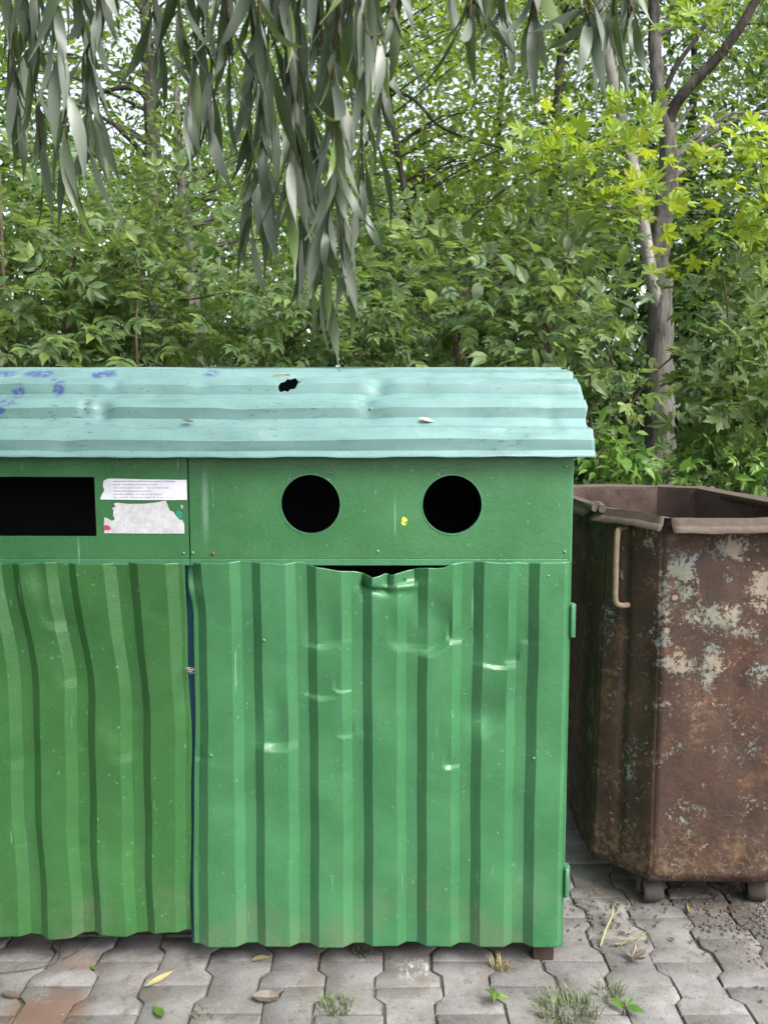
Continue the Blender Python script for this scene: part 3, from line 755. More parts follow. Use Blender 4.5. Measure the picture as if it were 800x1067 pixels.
def wallpt(i, u, v):
    """point on wall i (edge i -> i+1), u along, v up"""
    j = (i + 1) % 8
    zb = .097 + (.012 if i in (1, 2) else 0)
    b0, b1 = Vector((*BB[i], .097)), Vector((*BB[j], .097))
    t0, t1 = Vector((*BT[i], RT[i][2] - .012)), Vector((*BT[j], RT[j][2] - .012))
    return (b0.lerp(b1, u)).lerp(t0.lerp(t1, u), v)
for i in range(8):
    nu, nv = 20, 36; vs = []; fs = []
    a = wallpt(i, 0, .5); b_ = wallpt(i, 1, .5); nrm = (b_ - a).cross(Vector((0, 0, 1))).normalized()
    ctr = Vector((.93, 2.75, .6))
    if (a - ctr).dot(nrm) < 0: nrm = -nrm
    for q in range(nv + 1):
        for r in range(nu + 1):
            u, v = r / nu, q / nv; p = wallpt(i, u, v)
            ed = min(1, 6 * u, 6 * (1 - u))
            dd = ed * (.006 * wob(p.x * 1.1 + p.y, p.z * .7, i) + .004 * math.sin(p.z * 6 + u * 4))
            if i == 7:   # long diagonal dent line on the front, scuffed lower edge
                dd -= ed * (.010 * math.exp(-(((u - .40) - (.62 - v) * .22) / .05) ** 2) * sstep(.30, .45, v) * (1 - sstep(.72, .8, v)))
                dd -= ed * .006 * math.exp(-(((u - .25) - (.30 - v) * .3) / .05) ** 2) * (1 - sstep(.32, .40, v))
            if i == 0:   # welded vertical fold in the chamfer
                dd -= .010 * math.exp(-((u - .58) / .06) ** 2) * sstep(.02, .1, v)
            vs.append(tuple(p + nrm * dd))
    for q in range(nv):
        for r in range(nu):
            k = q * (nu + 1) + r; fs.append((k, k + 1, k + nu + 2, k + nu + 1))
    o = meshobj('wall', vs, fs, M_RUST, dump, 180); solid(o, .003, 0); o.data.materials.append(M_RUSTI)
    if WALLN[i][1]: prop(o, WALLN[i][1])
    # inner skin, 12 mm inside
    vi = [tuple(Vector(v) - nrm * .012) for v in vs]
    meshobj('inner_wall', vi, fs, M_RUSTI, dump, 180)
# bottom plate
meshobj('bottom_plate', [(x, y, .101) for x, y in BB], [tuple(range(8))], M_RUST, dump)
# rim: angle-iron strip, separate bent lengths; top flange and outer drop lip
for i in range(8):
    j = (i + 1) % 8; n = 16; vs = []; fs = []
    A, B = Vector(RT[i]), Vector(RT[j]); d = (B - A); nr = Vector((d.y, -d.x, 0)).normalized()
    if (Vector(((A.x+B.x)/2, (A.y+B.y)/2, 0)) - Vector((.93, 2.75, 0))).dot(nr) < 0: nr = -nr
    g0 = .010 if i in (0, 7) else .002
    for q in range(n + 1):
        u = q / n; p = A.lerp(B, g0 / d.length + u * (1 - 2 * g0 / d.length))
        if i == 0 or i == 7: lipd = .038
        else: lipd = .035
        wv = .0022 * math.sin(u * 5 + i * 2) + .0007 * math.sin(u * 23 + i)
        fl = .012 + .003 * math.sin(u * 7 + i)
        inn = p - nr * .045; inn.z -= .006
        top = p + Vector((0, 0, wv)); mid = p + nr * .004 + Vector((0, 0, wv - lipd * .55)); lip = p + nr * (.010 + fl) + Vector((0, 0, wv * 1.5 - lipd))
        in2 = inn - Vector((0, 0, .02))
        vs += [tuple(in2), tuple(inn), tuple(top), tuple(mid), tuple(lip)]
    for q in range(n):
        for r in range(4): k = q * 5 + r; fs.append((k, k + 5, k + 6, k + 1))
    o = meshobj('rim', vs, fs, M_RIM, dump, 12); solid(o, .003, 0)
# knob of the trunnion on the rim, pipe handle on the chamfer
kb = P(617, 529, 2.36)
o = MB().tube([kb + Vector((.0, -.03, .002)), kb + Vector((-.004, -.006, .004)), kb + Vector((-.01, .03, .006))], [.011, .0125, .010], 12)
o.tube([kb + Vector((.020, -.034, .000)), kb + Vector((.016, -.004, .006)), kb + Vector((.008, .03, .008))], [.012, .0135, .010], 12).build('lifting_lug', M_RIM, dump, 60)
hp = [(652, 549), (646, 550.5), (643, 556), (641.5, 580), (641, 605), (640.5, 622), (642, 629), (648, 631), (656, 630)]
dy = [.0, -.022, -.036, -.042, -.042, -.040, -.036, -.022, .008]
pts = [P(a, b_, 2.322 + q) for (a, b_), q in zip(hp, dy)]
MB().tube(smoothpath(pts, 4), .0085, 10).build('pipe_handle', M_PIPE, dump, 60)
# castors
def castor(x, y, yaw):
    m = MB(); R = .038; c = Vector((x, y, R)); ax = Vector((math.cos(yaw), math.sin(yaw), 0))
    prof_ = [(-.030, .020), (-.030, R - .009), (-.020, R - .001), (.020, R), (.030, R - .009), (.030, .020)]
    n = 20; vs = []; fs = []; side = Vector((-ax.y, ax.x, 0))
    for i in range(n):
        t = 2 * math.pi * i / n; rd = side * math.cos(t) + Vector((0, 0, math.sin(t)))
        for (o_, r_) in prof_: vs.append(tuple(c + ax * o_ + rd * r_))
    for i in range(n):
        for k in range(6): fs.append((i*6+k, i*6+(k+1)%6, ((i+1)%n)*6+(k+1)%6, ((i+1)%n)*6+k))
    w_ = m.add(vs, fs).build('castor', M_CAST, dump, 40)
    f = MB()
    for s in (-1, 1):
        q = c + ax * (s * .037); f.tube([q - Vector((0, 0, .004)), q + Vector((0, 0, .062))], .008, 6)
    f.tube([c - ax * .042, c + ax * .042], .007, 8); f.box((x - .035, y - .035, .094), (x + .035, y + .035, .0995))
    f.build('fork', M_RUSTY, w_, 40)
M_CAST = plain('worn_castor', (.045, .039, .034), .9, sc=50, var=.4, bumpd=.002)
for (x, y, a) in ((.800, 2.335, .12), (1.118, 2.34, -.1), (.80, 3.05, .3), (1.06, 3.05, .9)): castor(x, y, a)

# ------------------------------------------------------------------ leaves
def leafmat(name, c0, c1, c2, tr=0.45, trc=None, rough=0.45, spec=0.4, under=None):
    b = NM(name); r = b.rnd()
    c = b.mix(b.ramp(r, 0.0, 0.6), c0, c1); c = b.mix(b.ramp(r, 0.72, 1.0), c, c2)
    c = b.mix(b.ramp(b.noise(18, 3), .35, .7, 0, .35), c, tuple(x * .6 for x in c0))
    if under: c = b.mix(b.math('MULTIPLY', b.n('NewGeometry').outputs['Backfacing'], b.ramp(r, .35, .8, .15, 1.0)), c, under)     # felted pale underside
    p = b.bsdf(c, rough, spec)
    t = b.n('BsdfTranslucent'); 
    tc = b.mix(.5, c, trc or tuple(min(1, x * 1.8) for x in c1), 'MIX'); b.set(t.inputs['Color'], tc)
    mx = b.n('MixShader'); mx.inputs[0].default_value = tr
    b.t.links.new(p, mx.inputs[1]); b.t.links.new(t.outputs[0], mx.inputs[2]); return b.done(mx.outputs[0])
L_MAPLE = leafmat('maple_leaf', (.078, .130, .050), (.118, .18, .064), (.19, .26, .06), .44, (.27, .40, .07))
L_MAPLEY = leafmat('sunlit_maple_leaf', (.16, .27, .03), (.24, .36, .035), (.38, .40, .03), .5, (.45, .55, .04))  # lit copy of the maple leaf, yellow sunlight put into its colour
L_ELDER = leafmat('box_elder_leaf', (.060, .110, .042), (.100, .165, .055), (.18, .25, .055), .46, (.28, .40, .07))
L_TREE = leafmat('tree_leaf', (.060, .112, .022), (.100, .178, .030), (.17, .26, .035), .52, (.30, .44, .05))
L_LIGHT = leafmat('light_tree_leaf', (.085, .145, .025), (.130, .21, .032), (.20, .29, .035), .52, (.34, .47, .045))
L_DARK = leafmat('dark_tree_leaf', (.028, .060, .022), (.048, .098, .030), (.08, .15, .035), .38, (.13, .24, .045))  # dark copy of the tree leaf; carries the understory's shade in its colour
L_WILL = leafmat('willow_leaf', (.030, .048, .024), (.054, .080, .042), (.12, .19, .04), .26, (.17, .27, .06), .42, .5, (.18, .21, .17))
L_WEED = leafmat('weed_leaf', (.07, .15, .03), (.12, .23, .04), (.22, .34, .05), .4)
L_GRASS = leafmat('grass_blade', (.10, .13, .06), (.14, .18, .08), (.22, .23, .13), .3)
L_YEL = leafmat('yellow_fallen_leaf', (.26, .225, .09), (.30, .26, .12), (.32, .26, .13), .2)
L_DRY = leafmat('dry_brown_leaf', (.07, .055, .04), (.10, .08, .06), (.13, .10, .07), .1)
def mk_bark(name, a, b2, scl=1.0):
    b = NM(name)
    c = b.mix(b.ramp(b.noise(14 * scl, 6, .7, stretch=(1, 1, .22)), .35, .65), a, b2)
    c = b.mix(b.ramp(b.noise(4, 4, .6, loc=(3, 3, 1)), .5, .7, 0, .5), c, (.10, .11, .08))
    return b.done(b.bsdf(c, .9, .2, b.bump(b.noise(20 * scl, 6, .7, stretch=(1, 1, .2)), .03, 1.0)))
BK_GREY = mk_bark('grey_bark', (.044, .041, .037), (.125, .117, .103)); BK_DARK = mk_bark('dark_bark', (.018, .014, .012), (.05, .042, .036)); BK_PALE = mk_bark('pale_bark', (.14, .13, .115), (.30, .28, .25)); BK_TWIG = mk_bark('twig_bark', (.07, .055, .035), (.14, .11, .07), 3)
BK_WTWIG = mk_bark('willow_twig', (.10, .085, .03), (.18, .14, .05), 4)

# leaf templates: local x along the blade from the stalk, y across, z the normal; unit length
def T_maple(seed=0, droop=.18):
    r = random.Random(seed)
    pol = [(0, 1.0), (9, .70), (17, .72), (26, .42), (38, .66), (50, .90), (61, .60), (70, .62), (82, .36), (100, .55), (118, .58), (140, .30), (180, .10)]
    pts = [(a, q * r.uniform(.92, 1.06)) for a, q in pol] + [(-a, q * r.uniform(.92, 1.06)) for a, q in pol[-2:0:-1]]
    v = [(.34, 0, .03)]
    for a, q in pts:
        x = .36 + q * .64 * math.cos(rad(a)); y = q * .64 * math.sin(rad(a))
        v.append((x, y, -droop * ((x - .3) ** 2 + y * y * .8) + .05 * abs(math.sin(rad(a * 3.5))) + r.uniform(-.02, .02)))
    n = len(pts); return np.array(v), [(0, 1 + i, 1 + (i + 1) % n) for i in range(n)]
def T_ovate(wd=.42, droop=.2, seed=0):
    v = [(0, 0, 0), (.22, wd * .40, .04), (.22, 0, .0), (.22, -wd * .40, .04), (.52, wd * .48, .03), (.52, 0, -.03), (.52, -wd * .48, .03), (.8, wd * .2, -.06), (.8, 0, -.10), (.8, -wd * .2, -.06), (1, 0, -droop)]
    f = [(0, 2, 1), (0, 3, 2), (1, 2, 5, 4), (2, 3, 6, 5), (4, 5, 8, 7), (5, 6, 9, 8), (7, 8, 10), (8, 9, 10)]
    return np.array(v, float), f
def T_rhomb(wd=.55):
    return np.array([(0, 0, 0), (.45, wd / 2, .06), (1, 0, -.10), (.45, -wd / 2, .06), (.5, 0, -.02)], float), [(0, 4, 1), (1, 4, 2), (2, 4, 3), (3, 4, 0)]
def T_pinnate():
    """box-elder leaf: stalk with five pointed leaflets, one blade"""
    vv, ff = [], []
    lv, lf = T_ovate(.46, .25)
    for (x, a, s) in ((.25, 62, .42), (.25, -62, .42), (.48, 50, .46), (.48, -50, .46), (.55, 0, .50)):
        c, sn = math.cos(rad(a)), math.sin(rad(a)); n = len(vv)
        for p in lv: vv.append((x + s * (p[0] * c - p[1] * sn), s * (p[0] * sn + p[1] * c), s * p[2] - .05 * x))
        ff += [tuple(i + n for i in q) for q in lf]
    n = len(vv); vv += [(0, .008, 0), (0, -.008, 0), (.58, -.006, -.03), (.58, .006, -.03)]; ff.append((n, n+1, n+2, n+3))
    return np.array(vv, float), ff
def T_willow(seed):
    r = random.Random(seed); n = 8; v = []; f = []
    bend = r.choice((-1, 1)) * r.uniform(.05, .75) if seed % 13 != 7 else 3.2; side = r.uniform(-.35, .35); tw = r.choice((-1, 1)) * r.uniform(.3, 2.2)
    x = y = z = 0.0; a = 0.0; b = 0.0
    for i in range(n + 1):
        t = i / n; wd = .066 * (math.sin(math.pi * min(1, t * 1.08 + .02) ** .8) ** .85 if 0 < t < .93 else (.12 if t == 0 else .28 * (1 - t) / .07 if t < 1 else .015))
        wd = max(wd, .006); a = bend * t * t; b = side * t; ca, sa = math.cos(tw * t), math.sin(tw * t)
        ny, nz = ca, sa
        v += [(x, y + wd * ny, z + wd * nz + .014), (x, y, z), (x, y - wd * ny, z - wd * nz + .014)]
        x += math.cos(a) * math.cos(b) / n; z += math.sin(a) / n; y += math.sin(b) / n
    for i in range(n):
        for k in range(2): q = i * 3 + k; f.append((q, q + 3, q + 4, q + 1))
    return np.array(v, float), f
def frames(dirs, nrms):
    d = dirs / np.linalg.norm(dirs, axis=1, keepdims=True)
    n = nrms - d * np.sum(d * nrms, axis=1, keepdims=True); n /= np.maximum(1e-6, np.linalg.norm(n, axis=1, keepdims=True))
    return d, np.cross(n, d), n
def cloud(name, tmpl, pos, dirs, nrms, size, m, parent, kind=None):
    tv, tf = tmpl; d, s, n = frames(dirs, nrms); k = len(tv)
    V = pos[:, None, :] + size[:, None, None] * (tv[None, :, 0:1] * d[:, None, :] + tv[None, :, 1:2] * s[:, None, :] + tv[None, :, 2:3] * n[:, None, :])
    N = len(pos); V = V.reshape(-1, 3) - np.array(wloc(parent)) if parent else V.reshape(-1, 3)
    me = bpy.data.meshes.new(name)
    loops = np.concatenate([np.array(q) for q in tf]); tot = np.array([len(q) for q in tf])
    L = (loops[None, :] + (np.arange(N) * k)[:, None]).ravel(); T = np.tile(tot, N); S = np.concatenate([[0], np.cumsum(T)[:-1]])
    me.vertices.add(len(V)); me.vertices.foreach_set('co', V.ravel())
    me.loops.add(len(L)); me.loops.foreach_set('vertex_index', L.astype(np.int32))
    me.polygons.add(len(T)); me.polygons.foreach_set('loop_start', S.astype(np.int32))
    me.update(calc_edges=True); me.materials.append(m)
    o = bpy.data.objects.new(name, me); COL.objects.link(o)
    if parent: o.parent = parent
    if kind: o['kind'] = kind
    return o
def tmesh(t, m):
    me = bpy.data.meshes.new('leaf'); me.from_pydata(t[0].tolist(), [], t[1]); me.materials.append(m); me.update(); return me
def leaf_objs(meshes, pos, dirs, nrms, size, parent, name='leaf'):
    d, s, n = frames(dirs, nrms); pw = wloc(parent)
    for i in range(len(pos)):
        o = bpy.data.objects.new(name, meshes[i % len(meshes)]); COL.objects.link(o); o.parent = parent
        M = Matrix(((d[i][0], s[i][0], n[i][0]), (d[i][1], s[i][1], n[i][1]), (d[i][2], s[i][2], n[i][2])))
        o.rotation_mode = 'QUATERNION'; o.rotation_quaternion = M.to_quaternion()
        o.location = Vector(pos[i]) - pw; o.scale = (size[i],) * 3

def seen_score(pos, size):
    """apparent size of a leaf in the photograph, 0 when it is out of frame or behind the bin"""
    d = pos[:, 1] * CP - (pos[:, 2] - CAMH) * SP; d = np.maximum(d, .05)
    px = 400 + FPX * pos[:, 0] / d; py = 533.5 - FPX * (pos[:, 1] * SP + (pos[:, 2] - CAMH) * CP) / d
    ok = (px > -10) & (px < 810) & (py > -10) & ((py < 392) | ((px > 605) & (py < 512)))
    return np.where(ok, size / d, 0.0)

def plant(name, label, cat, base, trunk, r0, bark, clusters, tmpl, size, lm, perc, spread=(.28, .12), singles=0, group=None, upness=1.0, limbs=True, droop=.35, twr=.006, extra=()):
    """trunk: world points; clusters: array of leaf-spray centres; perc: leaves per spray"""
    rt = empty(name, base, label, cat, group)
    tr = smoothpath(trunk, 5); n = len(tr)
    rr = [r0 * (1 - .78 * (i / (n - 1)) ** .65) * (1.0 + .06 * math.sin(i * 1.9)) for i in range(n)]; rr[0] *= 1.25
    tb_ = MB().tube(tr, rr, 14)
    tb_.v = [tuple(Vector(v) + (Vector(v) - tr[i // 14]) * (.10 * math.sin(v[2] * 9 + 3 * (i % 14)) + .07 * math.sin(v[2] * 23 + 5 * (i % 14)))) if i < 14 * n else v for i, v in enumerate(tb_.v)]
    tb_.build('trunk', bark, rt, 180)
    for (pts, ra, rb, bm_) in extra:
        q = smoothpath(pts, 5); MB().tube(q, [ra + (rb - ra) * i / (len(q) - 1) for i in range(len(q))], 8).build('limb', bm_, rt, 180)
    cl = np.asarray(clusters, float); K = len(cl)
    if limbs and K:
        lb = MB(); TR = np.array([tuple(p) for p in tr])
        for c in cl[::3]:
            dd = np.linalg.norm(TR - (c - np.array([0, 0, .35 * np.linalg.norm(c[:2] - np.array(base)[:2])])), axis=1); i = int(np.argmin(dd))
            a = Vector(TR[i]); b = Vector(c); m1 = a.lerp(b, .5) + Vector((random.gauss(0, .05), random.gauss(0, .05), .10 * (b - a).length))
            q = smoothpath([a, m1, b], 3); ra = min(rr[i] * .45, twr * (1 + 1.5 * (b - a).length))
            lb.tube(q, [ra + (.0018 - ra) * k / (len(q) - 1) for k in range(len(q))], 5, False)
        if lb.v: prop(lb.build('branches', bark if bark is not BK_PALE else BK_DARK, rt, 180), kind='stuff')
    if K:
        N = K * perc; ci = np.repeat(np.arange(K), perc)
        off = RNG.normal(0, 1, (N, 3)) * np.array([spread[0], spread[0], spread[1]])
        pos = cl[ci] + off
        out = off.copy(); out += (cl[ci] - np.array(tr[n // 2])) * .25; out[:, 2] -= droop * spread[0]
        out += RNG.normal(0, .12, (N, 3)) + 1e-4
        nr = RNG.normal(0, .45, (N, 3)); nr[:, 2] += upness; nr[:, 1] -= .35
        sz = size * RNG.uniform(.65, 1.25, N)
        ts = tmpl if isinstance(tmpl, list) else [tmpl]
        if singles:
            sc = seen_score(pos, sz); order = np.argsort(-sc); k = min(singles, int((sc > 0).sum()))
            a, b = order[:k], order[k:]
            leaf_objs([tmesh(t, lm) for t in ts], pos[a], out[a], nr[a], sz[a], rt)
        else: b = np.arange(N)
        if len(b):
            cloud('crown', ts[0], pos[b], out[b], nr[b], sz[b], lm, rt, 'stuff')
    return rt
def ell(c, r, n, hollow=.25):
    v = RNG.normal(0, 1, (n, 3)); v /= np.linalg.norm(v, axis=1, keepdims=True)
    q = (hollow + (1 - hollow) * RNG.uniform(0, 1, (n, 1))) ** (1 / 2.2)
    return np.array(c) + v * q * np.array(r)
def pxe(px, py, Y, rpx, rpy, ry, n):
    """spray centres filling an ellipsoid seen at this pixel"""
    c = P(px, py, Y); k = Y / FPX
    return ell(c, (rpx * k, ry, rpy * k), n)
def trunkpx(pl, Y):
    return [P(a, b, Y + (c if c else 0)) for a, b, c in pl]

TM = [T_maple(1), T_maple(2, .3), T_maple(3, .05)]; TP = T_pinnate(); TO = T_ovate(); TR_ = T_rhomb()

# ---- far wood: what lies between and behind the trunks, read as one mass
N = 42000
cx = RNG.uniform(-26, 26, N // 30); cy = RNG.uniform(17, 27, N // 30); cz = RNG.uniform(0, 1, N // 30) ** 1.15 * 7.2
c = np.repeat(np.stack([cx, cy, cz], 1), 30, 0); pos = c + RNG.normal(0, 1, (len(c), 3)) * np.array([.75, .6, .45])
wood = cloud('far_wood', TR_, pos, RNG.normal(0, 1, (len(pos), 3)), RNG.normal(0, .5, (len(pos), 3)) + np.array([0, -.6, .8]), RNG.uniform(.18, .36, len(pos)), L_TREE, None)
prop(wood, 'mass of distant green foliage far behind the trees', 'woodland', kind='stuff')

N = 66000          # understory in front of it, the wood's shade put into its dark colour
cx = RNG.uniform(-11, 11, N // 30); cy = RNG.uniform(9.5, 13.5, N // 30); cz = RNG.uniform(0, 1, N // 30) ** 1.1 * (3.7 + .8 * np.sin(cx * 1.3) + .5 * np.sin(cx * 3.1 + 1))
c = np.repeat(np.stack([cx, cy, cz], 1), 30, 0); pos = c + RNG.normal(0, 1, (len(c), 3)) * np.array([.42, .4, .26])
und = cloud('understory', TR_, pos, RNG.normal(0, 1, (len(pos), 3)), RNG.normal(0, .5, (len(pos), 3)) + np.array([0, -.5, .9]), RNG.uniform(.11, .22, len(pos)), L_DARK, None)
prop(und, 'leafy understory with shade in its dark colour between the trunks', 'understory', kind='stuff')
# ---- standing trees
plant('tree', 'grey trunked tree behind the left half of the teal roof with dark bare side branches', 'tree', G(165, 600)*0 + P(160, 452, 8.5)*1 - Vector((0, 0, P(160, 452, 8.5).z)),
      [Vector((P(168, 452, 8.5).x, 8.5, -.1)), P(166, 380, 8.5), P(162, 200, 8.5), P(157, 100, 8.5), P(152, 20, 8.5), P(146, -90, 8.5), P(140, -260, 8.6)], .135, BK_GREY,
      np.concatenate([pxe(150, -70, 8.6, 170, 110, 1.3, 70), pxe(60, 120, 9.2, 110, 60, 1.0, 34), pxe(235, 100, 8.8, 70, 100, .9, 56), pxe(110, 210, 9.0, 120, 40, 1.0, 40)]), TO, .085, L_TREE, 42, (.30, .2),
      extra=[([P(158, 108, 8.5), P(140, 92, 8.4), P(110, 95, 8.3), P(84, 108, 8.2)], .035, .012, BK_DARK), ([P(160, 170, 8.5), P(140, 150, 8.4), P(118, 128, 8.3), P(104, 100, 8.3)], .03, .01, BK_DARK)])
tb = P(690, 452, 5.6); tb.z = 0
plant('tree', 'forked tree behind the rusty dumpster with a leaning side stem and a dark arching limb', 'tree', tb,
      [Vector((tb.x, 5.6, -.1)), P(687, 470, 5.6), P(686, 400, 5.6), P(688, 320, 5.6), P(686, 260, 5.6), P(696, 190, 5.6), P(694, 140, 5.6), P(686, 100, 5.6), P(682, 50, 5.7), P(680, -20, 5.8), P(676, -140, 6)], .122, BK_GREY,
      np.concatenate([pxe(740, -60, 6.0, 130, 90, 1.1, 44), pxe(610, -30, 6.2, 90, 60, .8, 14), pxe(770, 110, 6.6, 60, 70, .9, 20)]), TO, .08, L_TREE, 36, (.24, .16),
      extra=[([P(694, 136, 5.6), P(700, 115, 5.57), P(716, 92, 5.5), P(745, 62, 5.45), P(768, 32, 5.4), P(786, 2, 5.4), P(820, -60, 5.4)], .044, .026, BK_DARK),
             ([P(690, 118, 5.6), P(694, 92, 5.6), P(706, 66, 5.6), P(722, 44, 5.6), P(742, 12, 5.6), P(756, -30, 5.6)], .022, .010, BK_DARK),
             ([P(688, 330, 5.58), P(678, 285, 5.55), P(671, 240, 5.55), P(664, 195, 5.6), P(654, 150, 5.7), P(640, 90, 5.8), P(624, 10, 5.9), P(612, -80, 6)], .042, .034, BK_PALE)])
tb = P(566, 452, 9.5); tb.z = 0
plant('tree', 'slender dark tree behind the right part of the teal roof', 'tree', tb,
      [Vector((tb.x + .1, 9.5, -.1)), P(570, 300, 9.5), P(578, 150, 9.5), P(584, 60, 9.5), P(590, -60, 9.5), P(596, -220, 9.5)], .10, BK_DARK,
      np.concatenate([pxe(620, -40, 9.6, 150, 100, 1.5, 80), pxe(600, 190, 9.6, 110, 60, 1.2, 56)]), TO, .10, L_TREE, 38, (.36, .22))
tb = P(490, 452, 6.5); tb.z = 0
plant('tree', 'thin dark leaning trunk behind the middle of the teal roof', 'tree', tb,
      [Vector((tb.x + .05, 6.5, -.1)), P(480, 385, 6.5), P(468, 335, 6.5), P(452, 290, 6.5), P(434, 240, 6.6), P(420, 190, 6.7), P(408, 120, 6.8), P(396, 20, 6.9), P(390, -60, 7)], .055, BK_DARK,
      np.concatenate([pxe(460, 70, 7.4, 110, 110, 1.3, 80), pxe(400, 190, 7.0, 90, 60, .9, 40), pxe(540, 210, 7.0, 90, 60, .9, 56)]), TO, .085, L_LIGHT, 38, (.24, .15),
      extra=[([P(404, 92, 6.8), P(432, 104, 6.7), P(456, 130, 6.6), P(492, 146, 6.5), P(540, 158, 6.4)], .016, .006, BK_DARK), ([P(428, 192, 6.7), P(446, 226, 6.6), P(470, 252, 6.5), P(500, 268, 6.4), P(530, 290, 6.4)], .012, .005, BK_DARK)])
tb = P(208, 452, 6.2); tb.z = 0
plant('tree', 'short grey trunk half hidden by leaves left of the hanging willow', 'tree', tb,
      [Vector((tb.x, 6.2, -.1)), P(206, 385, 6.2), P(200, 320, 6.2), P(196, 250, 6.3), P(188, 180, 6.5), P(184, 90, 6.6)], .105, BK_GREY,
      np.concatenate([pxe(170, 215, 6.8, 110, 50, .8, 44), pxe(270, 190, 6.8, 90, 110, .9, 66)]), TO, .07, L_TREE, 38, (.22, .14))
tb = P(800, 452, 7.2); tb.z = 0
plant('tree', 'dark tree at the right edge of the frame beyond the dumpster', 'tree', tb,
      [Vector((tb.x + .1, 7.2, -.1)), P(798, 440, 7.2), P(808, 330, 7.2), P(815, 200, 7.2), P(818, 0, 7.2)], .10, BK_DARK,
      np.concatenate([pxe(770, 330, 7.2, 60, 110, .8, 40), pxe(760, 200, 7.6, 60, 60, .7, 18), pxe(790, 60, 7.6, 70, 60, .7, 24)]), TO, .085, L_DARK, 38, (.26, .16))
for k, (px, Y, lab, sx) in enumerate(((-60, 11, 'tall leafy tree at the far left behind the willow curtain', 1.0), (330, 13, 'distant leafy tree straight behind the hanging willow', 1.1), (520, 15, 'distant leafy tree with sky gaps above the middle of the roof', .8), (720, 13, 'distant dark leafy tree behind the forked trunk', 1.0), (870, 11, 'tall dark tree beyond the right edge of the frame', 1.0))):
    tb = P(px, 452, Y); tb.z = 0; kk = Y / FPX
    plant('tree', lab, 'tree', tb, [Vector((tb.x, Y, -.1)), P(px + 6, 330, Y), P(px - 4, 200, Y), P(px + 3, 80, Y), P(px, -40, Y)], .14, BK_DARK,
          np.concatenate([pxe(px, 250, Y, 150 * sx, 90, 1.6, 60), pxe(px, 110, Y, 150 * sx, 100, 1.5, 38), pxe(px, -20, Y, 120 * sx, 80, 1.5, 30)]), TR_, .17, L_TREE if k != 3 else L_DARK, 64, (.50, .34))

for k, (x, y, h, lab) in enumerate(((-6.5, -2.5, 7.5, 'added broad leafy tree out of frame left of the paving'), (-4.8, -6.5, 8.5, 'added tall leafy tree out of frame behind the willow'), (-8.5, 2.5, 8.0, 'added leafy tree out of frame left of the bin'))):  # unseen trees added to cut the sky light from the left
    plant('tree', lab, 'tree', Vector((x, y, 0)), [Vector((x, y, -.1)), Vector((x + .1, y, h * .3)), Vector((x - .1, y + .1, h * .6)), Vector((x, y, h))], .16, BK_DARK,
          np.concatenate([ell((x, y, h * .62), (2.2, 2.2, h * .36), 150), ell((x, y, h * .28), (1.9, 1.9, h * .22), 90)]), TR_, .17, L_TREE, 40, (.42, .30))
# ---- shrubs and saplings right behind the bin
def shrub(label, px, Y, stem, sprays, tmpl, size, lm, perc, singles, cat='shrub', name='shrub', spread=(.15, .07), bark=None, r0=.016, **k):
    tb = P(px, 452, Y); tb.z = 0
    st = [Vector((tb.x, Y, -.05))] + [P(a, b, Y) for a, b in stem]
    return plant(name, label, cat, tb, st, r0, bark or BK_TWIG, np.concatenate(sprays), tmpl, size, lm, perc, spread, singles, twr=.004, **k)
shrub('broad box elder shrub behind the left end of the teal roof', 60, 4.2, [(66, 400), (70, 320), (80, 260), (92, 200)],
      [pxe(50, 310, 4.2, 95, 60, .40, 34), pxe(40, 230, 4.4, 80, 45, .4, 18), pxe(20, 360, 4.0, 60, 30, .3, 12)], [TP], .17, L_ELDER, 8, 300, spread=(.15, .10),
      extra=[([P(20, 390, 4.1), P(40, 352, 4.1), P(60, 330, 4.1), P(96, 300, 4.05), P(140, 268, 4.0)], .007, .003, BK_TWIG), ([P(8, 395, 3.9), P(6, 330, 3.9), P(3, 270, 3.9), P(0, 180, 3.95)], .010, .007, BK_TWIG)])
shrub('box elder shrub with thin bare stems between the two left trunks', 146, 4.6, [(145, 390), (142, 330), (140, 270), (132, 245)],
      [pxe(160, 310, 4.6, 80, 60, .40, 30), pxe(150, 235, 4.7, 60, 30, .3, 10), pxe(110, 365, 4.3, 60, 25, .3, 12)], [TP], .16, L_ELDER, 7, 300, spread=(.15, .10),
      extra=[([P(144, 392, 4.15), P(142, 340, 4.15), P(145, 290, 4.15), P(140, 258, 4.2), P(130, 238, 4.2)], .008, .004, BK_TWIG), ([P(112, 300, 4.3), P(128, 270, 4.25), P(150, 300, 4.2), P(158, 330, 4.2)], .005, .003, BK_DARK), ([P(170, 310, 4.3), P(200, 312, 4.3), P(236, 304, 4.3)], .005, .003, BK_DARK)])
shrub('shrub of fresh green leaves below the tips of the hanging willow', 290, 4.4, [(296, 390), (292, 330), (282, 290)],
      [pxe(290, 335, 4.4, 85, 55, .35, 30), pxe(370, 350, 4.3, 60, 40, .3, 18), pxe(240, 300, 4.9, 50, 60, .3, 16)], [TP], .15, L_ELDER, 8, 300, spread=(.15, .10))
shrub('shrub of pointed yellow green leaves behind the middle of the roof', 470, 4.6, [(476, 390), (484, 330), (492, 280)],
      [pxe(455, 335, 4.6, 70, 55, .35, 28), pxe(530, 300, 4.8, 70, 60, .35, 30), pxe(420, 270, 5.2, 50, 50, .3, 16)], [TP, T_ovate(.5)], .14, L_ELDER, 8, 300, spread=(.15, .10), extra=[([P(528, 392, 4.3), P(536, 350, 4.3), P(560, 322, 4.3), P(590, 312, 4.35)], .006, .003, BK_DARK)])
